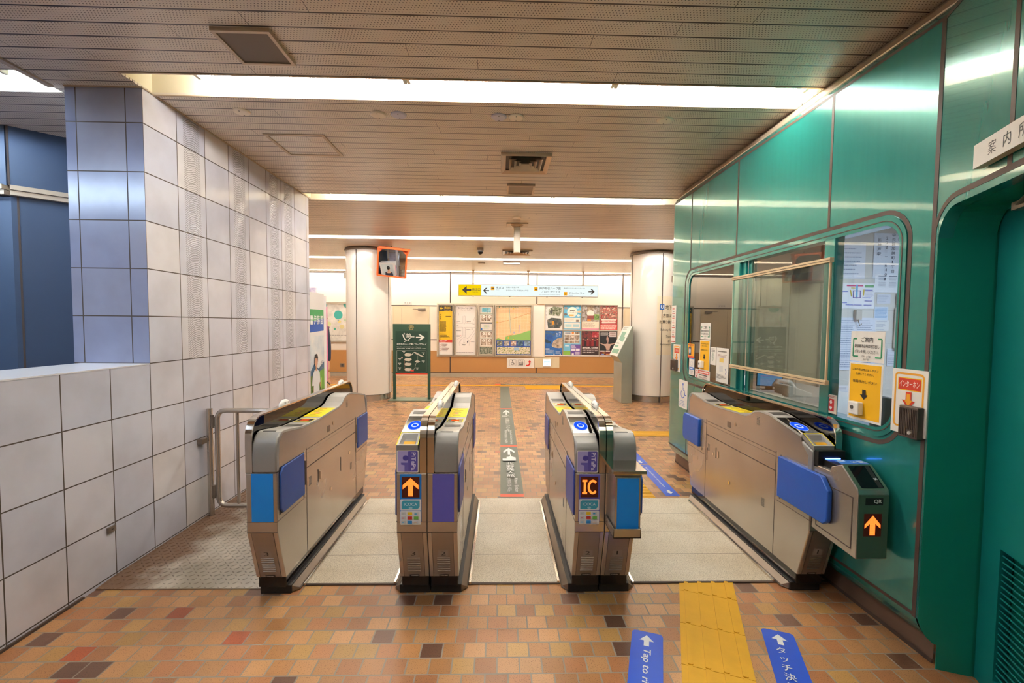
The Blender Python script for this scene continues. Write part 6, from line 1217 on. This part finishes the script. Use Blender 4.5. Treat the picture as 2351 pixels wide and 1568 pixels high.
for i, (x0, y0, x1, y1, lab) in enumerate(specs):
    A = inart(x0, y0, x1, y1, .0002 * (i + 1)); A.rect(0, 0, 1, 1, flat(['#d2d6e0', '#dee0e6', '#c8cedc', '#c4d2e4', '#ccd2e0', '#d4d6d8', '#d8dae0', '#ccd0da'][i]))
    if i == 1: A.rect(.14, .06, .46, .11, '#5a6478'); A.rect(.56, .06, .88, .11, '#5a6478'); A.lines(.15, .16, .30, 9, .065, .02, '#8a92a4', 81, .1); A.lines(.57, .16, .30, 9, .065, .02, '#8a92a4', 82, .1)
    elif i == 4:
        for c_ in range(2): A.lines(.05 + c_ * .45, .05, .40, 22, .042, .012, '#7a86a0', 83 + c_, .3)
    elif i == 3: A.lines(.06, .08, .88, 8, .10, .05, '#7aa4cc', 85, .1)
    else: A.lines(.08, .12, .80, 7, .12, .03, '#8a92a8', 86 + i, .4)
    tag(A.build('pinned_sheet'), lab, 'paper', 'papers on the inner wall')
A = inart(2008, 535, 2070, 640, .0001); A.rect(0, 0, 1, 1, flat('#cfd6e2'))
for k, (tx, x, y) in enumerate((('〇〇一', .80, .0), ('中央区加納町1丁目', .60, .0), ('222 ー 6401', .36, .08), ('新神戸駅', .10, .12))):
    yy = y
    for ch in tx:
        if ch != ' ': A.text(ch, x + (.03 if ord(ch) < 128 else 0), yy, .075 if ord(ch) > 127 else .06, '#3a4050', w=.13 if ord(ch) > 127 else (.03 if ch == '1' else .07))
        yy += .10
tag(A.build('address_notice'), 'large pale notice lettered vertically at the top of the right window', 'notice')
t = thing('wall_phone', 'white wall handset unit with a small display on the inner wall at the right', 'wall phone', (4.0, PW, 1.2))
p = at(2056, 672, 1, PW); q_ = at(2085, 700, 1, PW); b = B(); b.box((p.x, PW - .07, q_.z), (q_.x, PW - .01, p.z), WHITE); b.build('display_unit', t, bevel=.008); b = B(); b.box((p.x + .02, PW - .072, q_.z + .04), (q_.x - .01, PW - .07, p.z - .02), flat('#5a6478')); b.build('display', t)
p = at(2052, 705, 1, PW); q_ = at(2085, 800, 1, PW); b = B(); b.box((p.x, PW - .06, q_.z), (q_.x, PW - .01, p.z), WHITE); b.build('base', t, bevel=.01); b = B(); b.box((p.x + .02, PW - .10, q_.z + .05), (p.x + .09, PW - .06, p.z - .14), BLACK); b.build('handset', t, bevel=.012)
b = B(); p = at(1960, 712, 1, PW); b.box((p.x, PW - .04, p.z - .10), (p.x + .06, PW - .005, p.z), GREYL); b.tube([(p.x + .03, PW - .03, p.z - .10), (p.x + .03, PW - .05, p.z - .16), (p.x + .05, PW - .05, p.z - .14)], .006, STEELD, 6); tag(b.build('wall_hook', bevel=.004), 'small metal wall hook below the pinned station map', 'hook')
p = at(1817, 622, 1, 4.66); q_ = at(1880, 646, 1, 4.66)
b = B(); b.box((p.x, 4.40, q_.z - .02), (q_.x, 4.66, p.z + .05), mat('dark_cabinet', '#4a4140', .5, 0, .05, 8)); tag(b.build('wall_cabinet', bevel=.01), 'dark box cabinet high on the beige inner wall behind the middle window', 'cabinet')
b = B(); b.box((FX + .13, 2.13, .94), (FX + .17, 2.40, 1.13), GREYD); b.box((FX + .17, 2.2, .94), (FX + .27, 2.33, .95), GREYD); tag(b.build('desk_screen', bevel=.02), 'dark grey rounded screen back standing behind the yellow call sheet', 'screen')
# ================================================================== DRINKS MACHINE AND PERSON
VX = -2.25
t = thing('drinks_machine', 'drinks machine with a green tea field picture on its side, past the tiled wall', 'vending machine', (-2.75, 5.75, 0))
b = B(); b.box((-3.25, 5.46, .04), (VX, 5.92, 1.86), mat('machine_white', '#e8e8ea', .35, 0, .02, 5)); b.box((-3.22, 5.5, 0), (VX - .03, 5.90, .04), BLACK); b.build('cabinet', t, bevel=.006)
b = B(); b.box((-3.25, 5.925, .04), (VX, 6.0, 1.84), mat('machine_door_white', '#f2f0f0', .3, 0, .02, 5)); b.box((-3.15, 6.0, .9), (-2.4, 6.004, 1.75), flat('#d8e4e8')); b.box((-3.1, 6.0, .2), (-2.6, 6.01, .4), BLACK); b.build('door', t, bevel=.008)
b = B(); b.box((VX - .02, 6.0, .75), (VX + .012, 6.006, 1.70), flat('#e890b0')); b.build('pink_strip', t)
A = Art((VX + .0008, 5.47, 1.855), (0, 1, 0), UD, .445, 1.80)
if A.n.x < 0: A.n = -A.n
A.rect(0, 0, .445, 1.80, '#e6e4e2'); A.rect(0, .20, .43, .36, '#3f9a5a'); A.poly([(0, .36), (.43, .30), (.43, .46), (0, .48)], '#2d58b0'); A.rect(0, .24, .43, .36, '#3a8a6a') if False else None
SKY = photo('print_sky', ['#b8c8d4', '#d4dce0', '#e8e8e4'], 3); A.rect(0, .52, .43, .95, SKY); A.poly([(0, .95), (.12, .86), (.25, .93), (.43, .85), (.43, 1.05), (0, 1.05)], '#4a6c88')
TEA = photo('print_tea_field', ['#2c4a16', '#52782a', '#7c9c44'], 26); A.rect(0, 1.0, .43, 1.79, TEA); A.poly([(.20, .98), (.43, .94), (.43, 1.20), (.26, 1.16)], '#6aa046')
for k, ch in enumerate('伊藤園'): A.text(ch, .115 + k * .10, .27, .11, '#f0f2f0', w=.09, bold=.015)
for a_ in range(4): A.disc(.045 + .025 * math.cos(a_ * PI / 2 + .78), .33 + .04 * math.sin(a_ * PI / 2 + .78), .02, .03, flat('#f0f2f0'), 12)
SKN = flat('#c99a80'); SHT = mat('print_white_shirt', '#d8dcde', .5, 0, .05, 20)
A.poly([(.10, .98), (.06, 1.30), (.02, 1.42), (.05, 1.46), (.09, 1.30), (.13, 1.12)], SKN); A.poly([(.08, 1.32), (.25, 1.32), (.24, 1.62), (.09, 1.62)], '#4a444c')
A.poly([(.12, .93), (.20, .93), (.27, .98), (.29, 1.10), (.255, 1.12), (.26, 1.34), (.075, 1.34), (.085, 1.12), (.03, 1.12), (.06, .98)], SHT); A.line([(.27, 1.10), (.31, 1.18), (.29, 1.22)], .028, '#c99a80'); A.line([(.305, 1.19), (.325, 1.05)], .020, '#a8c85a')
A.rect(.145, .87, .185, .95, '#b88a70'); A.disc(.165, .83, .045, .072, SKN, 20); A.poly([(.115, .84), (.115, .78), (.14, .745), (.19, .74), (.215, .78), (.215, .85), (.20, .80), (.135, .79), (.125, .87)], '#2c2420')
A.disc(.27, 1.44, .05, .05, flat('#d8dcd0'), 10); A.disc(.33, 1.40, .05, .05, flat('#e8ece4'), 10); A.disc(.23, 1.49, .04, .03, flat('#d0d8c8'), 10); A.rect(.255, 1.62, .315, 1.79, '#9cc83a'); A.rect(.27, 1.58, .30, 1.62, '#b8d84a'); A.rect(.262, 1.66, .308, 1.72, '#2c6a2a')
A.lines(.30, .84, .08, 5, .02, .006, '#7a8088', 90, .2); A.build('side_picture', t)
# person half hidden behind the machine
SK = mat('skin', '#d9a688', .5, 0, .04, 30); NV = mat('navy_jacket', '#1f2740', .7, 0, .08, 60); TRS = mat('charcoal_trousers', '#2e2c30', .7, 0, .08, 60); HAIR = mat('black_hair', '#191514', .5, 0, .1, 80)
def skin_obj(name, verts, edges, radii, m, parent=None, root=0, sub=2):
    me = bpy.data.meshes.new(name); me.from_pydata(verts, edges, []); me.materials.append(m); o = bpy.data.objects.new(name, me); COL.objects.link(o)
    md = o.modifiers.new('skin', 'SKIN'); md.use_smooth_shade = True; 
    if not me.skin_vertices:
        bpy.context.view_layer.objects.active = o
        bm = bmesh.new(); bm.from_mesh(me); bm.verts.layers.skin.verify(); bm.to_mesh(me); bm.free()
    for i, r in enumerate(radii):
        r = r if isinstance(r, tuple) else (r, r); me.skin_vertices[0].data[i].radius = r; me.skin_vertices[0].data[i].use_root = (i == root)
    s_ = o.modifiers.new('sub', 'SUBSURF'); s_.levels = sub; s_.render_levels = sub
    bpy.context.view_layer.update(); me2 = bpy.data.meshes.new_from_object(o.evaluated_get(bpy.context.evaluated_depsgraph_get()))
    o.modifiers.clear(); o.data = me2; me2.name = name; me2.materials.clear(); me2.materials.append(m)
    for p_ in me2.polygons: p_.use_smooth = True; p_.material_index = 0
    if parent is not None: o.parent = parent; o.matrix_parent_inverse = Matrix.Translation(-Vector(parent['_at']))
    return o
px, py = -2.60, 6.46       # stands facing the machine (towards the camera, -Y); its left arm shows past the machine
t = thing('person', 'person in a navy jacket behind the drinks machine, arm showing with a dark pen', 'person', (px, py, 0))
V = [(px, py, .95), (px, py, 1.10), (px, py, 1.30), (px, py - .01, 1.44), (px, py - .01, 1.52), (px, py - .03, 1.62), (px, py - .03, 1.72),   # 0-6 pelvis..head
     (px + .15, py, 1.41), (px + .185, py - .01, 1.14), (px + .205, py - .06, .90), (px + .215, py - .075, .83),       # 7-10 left arm
     (px - .15, py, 1.41), (px - .19, py, 1.14), (px - .16, py - .20, 1.02), (px - .14, py - .27, 1.03),             # 11-14
     (px + .09, py, .88), (px + .10, py, .48), (px + .10, py + .02, .09), (px + .11, py - .13, .035),                # 15-18
     (px - .09, py, .88), (px - .10, py, .48), (px - .10, py + .02, .09), (px - .11, py - .13, .035)]
Ed = [(0, 1), (1, 2), (2, 3), (3, 4), (4, 5), (5, 6), (3, 7), (7, 8), (8, 9), (9, 10), (3, 11), (11, 12), (12, 13), (13, 14), (0, 15), (15, 16), (16, 17), (17, 18), (0, 19), (19, 20), (20, 21), (21, 22)]
Rd = [(.13, .10), (.12, .09), (.14, .10), (.07, .06), .045, (.075, .085), (.07, .08), .06, .045, .034, .026, .06, .045, .034, .026, .085, .058, .04, .035, .085, .058, .04, .035]
skin_obj('body', V, Ed, Rd, SK, t, 0, 2)
sc_ = lambda r, k: tuple(x + k for x in (r if isinstance(r, tuple) else (r, r)))
I = [0, 1, 2, 3, 7, 8, 9, 11, 12, 13]; mp_ = {j: i for i, j in enumerate(I)}
Vj = [V[i] for i in I]; Vj[6] = (px + .202, py - .05, .935)
skin_obj('jacket', Vj, [(mp_[a], mp_[c_]) for a, c_ in Ed if a in mp_ and c_ in mp_], [sc_(Rd[i], .016) for i in I], NV, t, 0, 2)
I = [0, 15, 16, 17, 19, 20, 21]; mp_ = {j: i for i, j in enumerate(I)}
skin_obj('trousers', [V[i] for i in I], [(mp_[a], mp_[c_]) for a, c_ in Ed if a in mp_ and c_ in mp_], [sc_(Rd[i], .018) for i in I], TRS, t, 0, 2)
for s_ in (-1, 1):
    b = B(); b.ball((px + s_ * .105, py - .06, .035), (.05, .135, .045), BLACK, 14, 8); b.build('shoe', t, smooth=180)
b = B(); b.ball((px, py - .02, 1.70), (.088, .10, .105), HAIR, 18, 10); b.build('hair', t, smooth=180)
b = B()
for s_ in (-1, 1): b.ball((px + s_ * .03, py - .108, 1.672), (.012, .006, .007), WHITE, 10, 6); b.ball((px + s_ * .03, py - .113, 1.672), (.005, .003, .005), BLACK, 8, 4); b.ball((px + s_ * .082, py - .03, 1.66), (.012, .018, .03), SK, 8, 6)
b.ball((px, py - .118, 1.645), (.013, .018, .024), SK, 10, 6); b.ball((px, py - .108, 1.605), (.025, .008, .006), mat('lips', '#b06a5c', .5), 10, 6); b.build('face', t, smooth=180)
# hands: palm plus five fingers each
def hand(hx, hy, hz, dn, sd, nm, fw=Vector((0, -1, 0))):
    dn = Vector(dn).normalized(); fw = (fw - dn * fw.dot(dn)).normalized(); ac = dn.cross(fw)
    o = Vector((hx, hy, hz)); Pp = lambda a, f, c_: tuple(o + dn * a + fw * f + ac * c_)
    vs_ = [Pp(-.02, 0, 0), Pp(.03, 0, 0), Pp(.075, 0, 0)]; ed = [(0, 1), (1, 2)]; rr = [(.026, .018), (.036, .016), (.038, .014)]
    pl = skin_obj(nm, vs_, ed, rr, SK, t, 1, 2)
    for k, (f, L_) in enumerate(((-.028, .062), (-.010, .074), (.010, .070), (.027, .056))):
        vs_ = [Pp(.07, f, 0), Pp(.085 + L_ * .45, f * 1.05, sd * .008), Pp(.085 + L_ * .8, f * 1.0, sd * .03), Pp(.085 + L_ * .85, f * .95, sd * .045)]
        skin_obj('finger', vs_, [(0, 1), (1, 2), (2, 3)], [.009, .0085, .008, .007], SK, None, 0, 1).parent = pl
    vs_ = [Pp(.01, .030, sd * .01), Pp(.05, .052, sd * .025), Pp(.085, .050, sd * .036)]
    skin_obj('thumb', vs_, [(0, 1), (1, 2)], [.012, .010, .008], SK, None, 0, 1).parent = pl
hand(px + .218, py - .08, .80, (.03, -.10, -1), -1, 'hand'); hand(px - .135, py - .29, 1.03, (.05, -1, .0), 1, 'hand', Vector((0, 0, 1)))
b = B(); b.cyl((px + .20, py - .135, .715), (px + .275, py - .15, .645), .006, BLACK, 10); tag(b.build('dark_pen', smooth=50), 'dark thin object held in the hand beside the drinks machine', 'pen')
for o in bpy.data.objects:
    if '_at' in o: del o['_at']
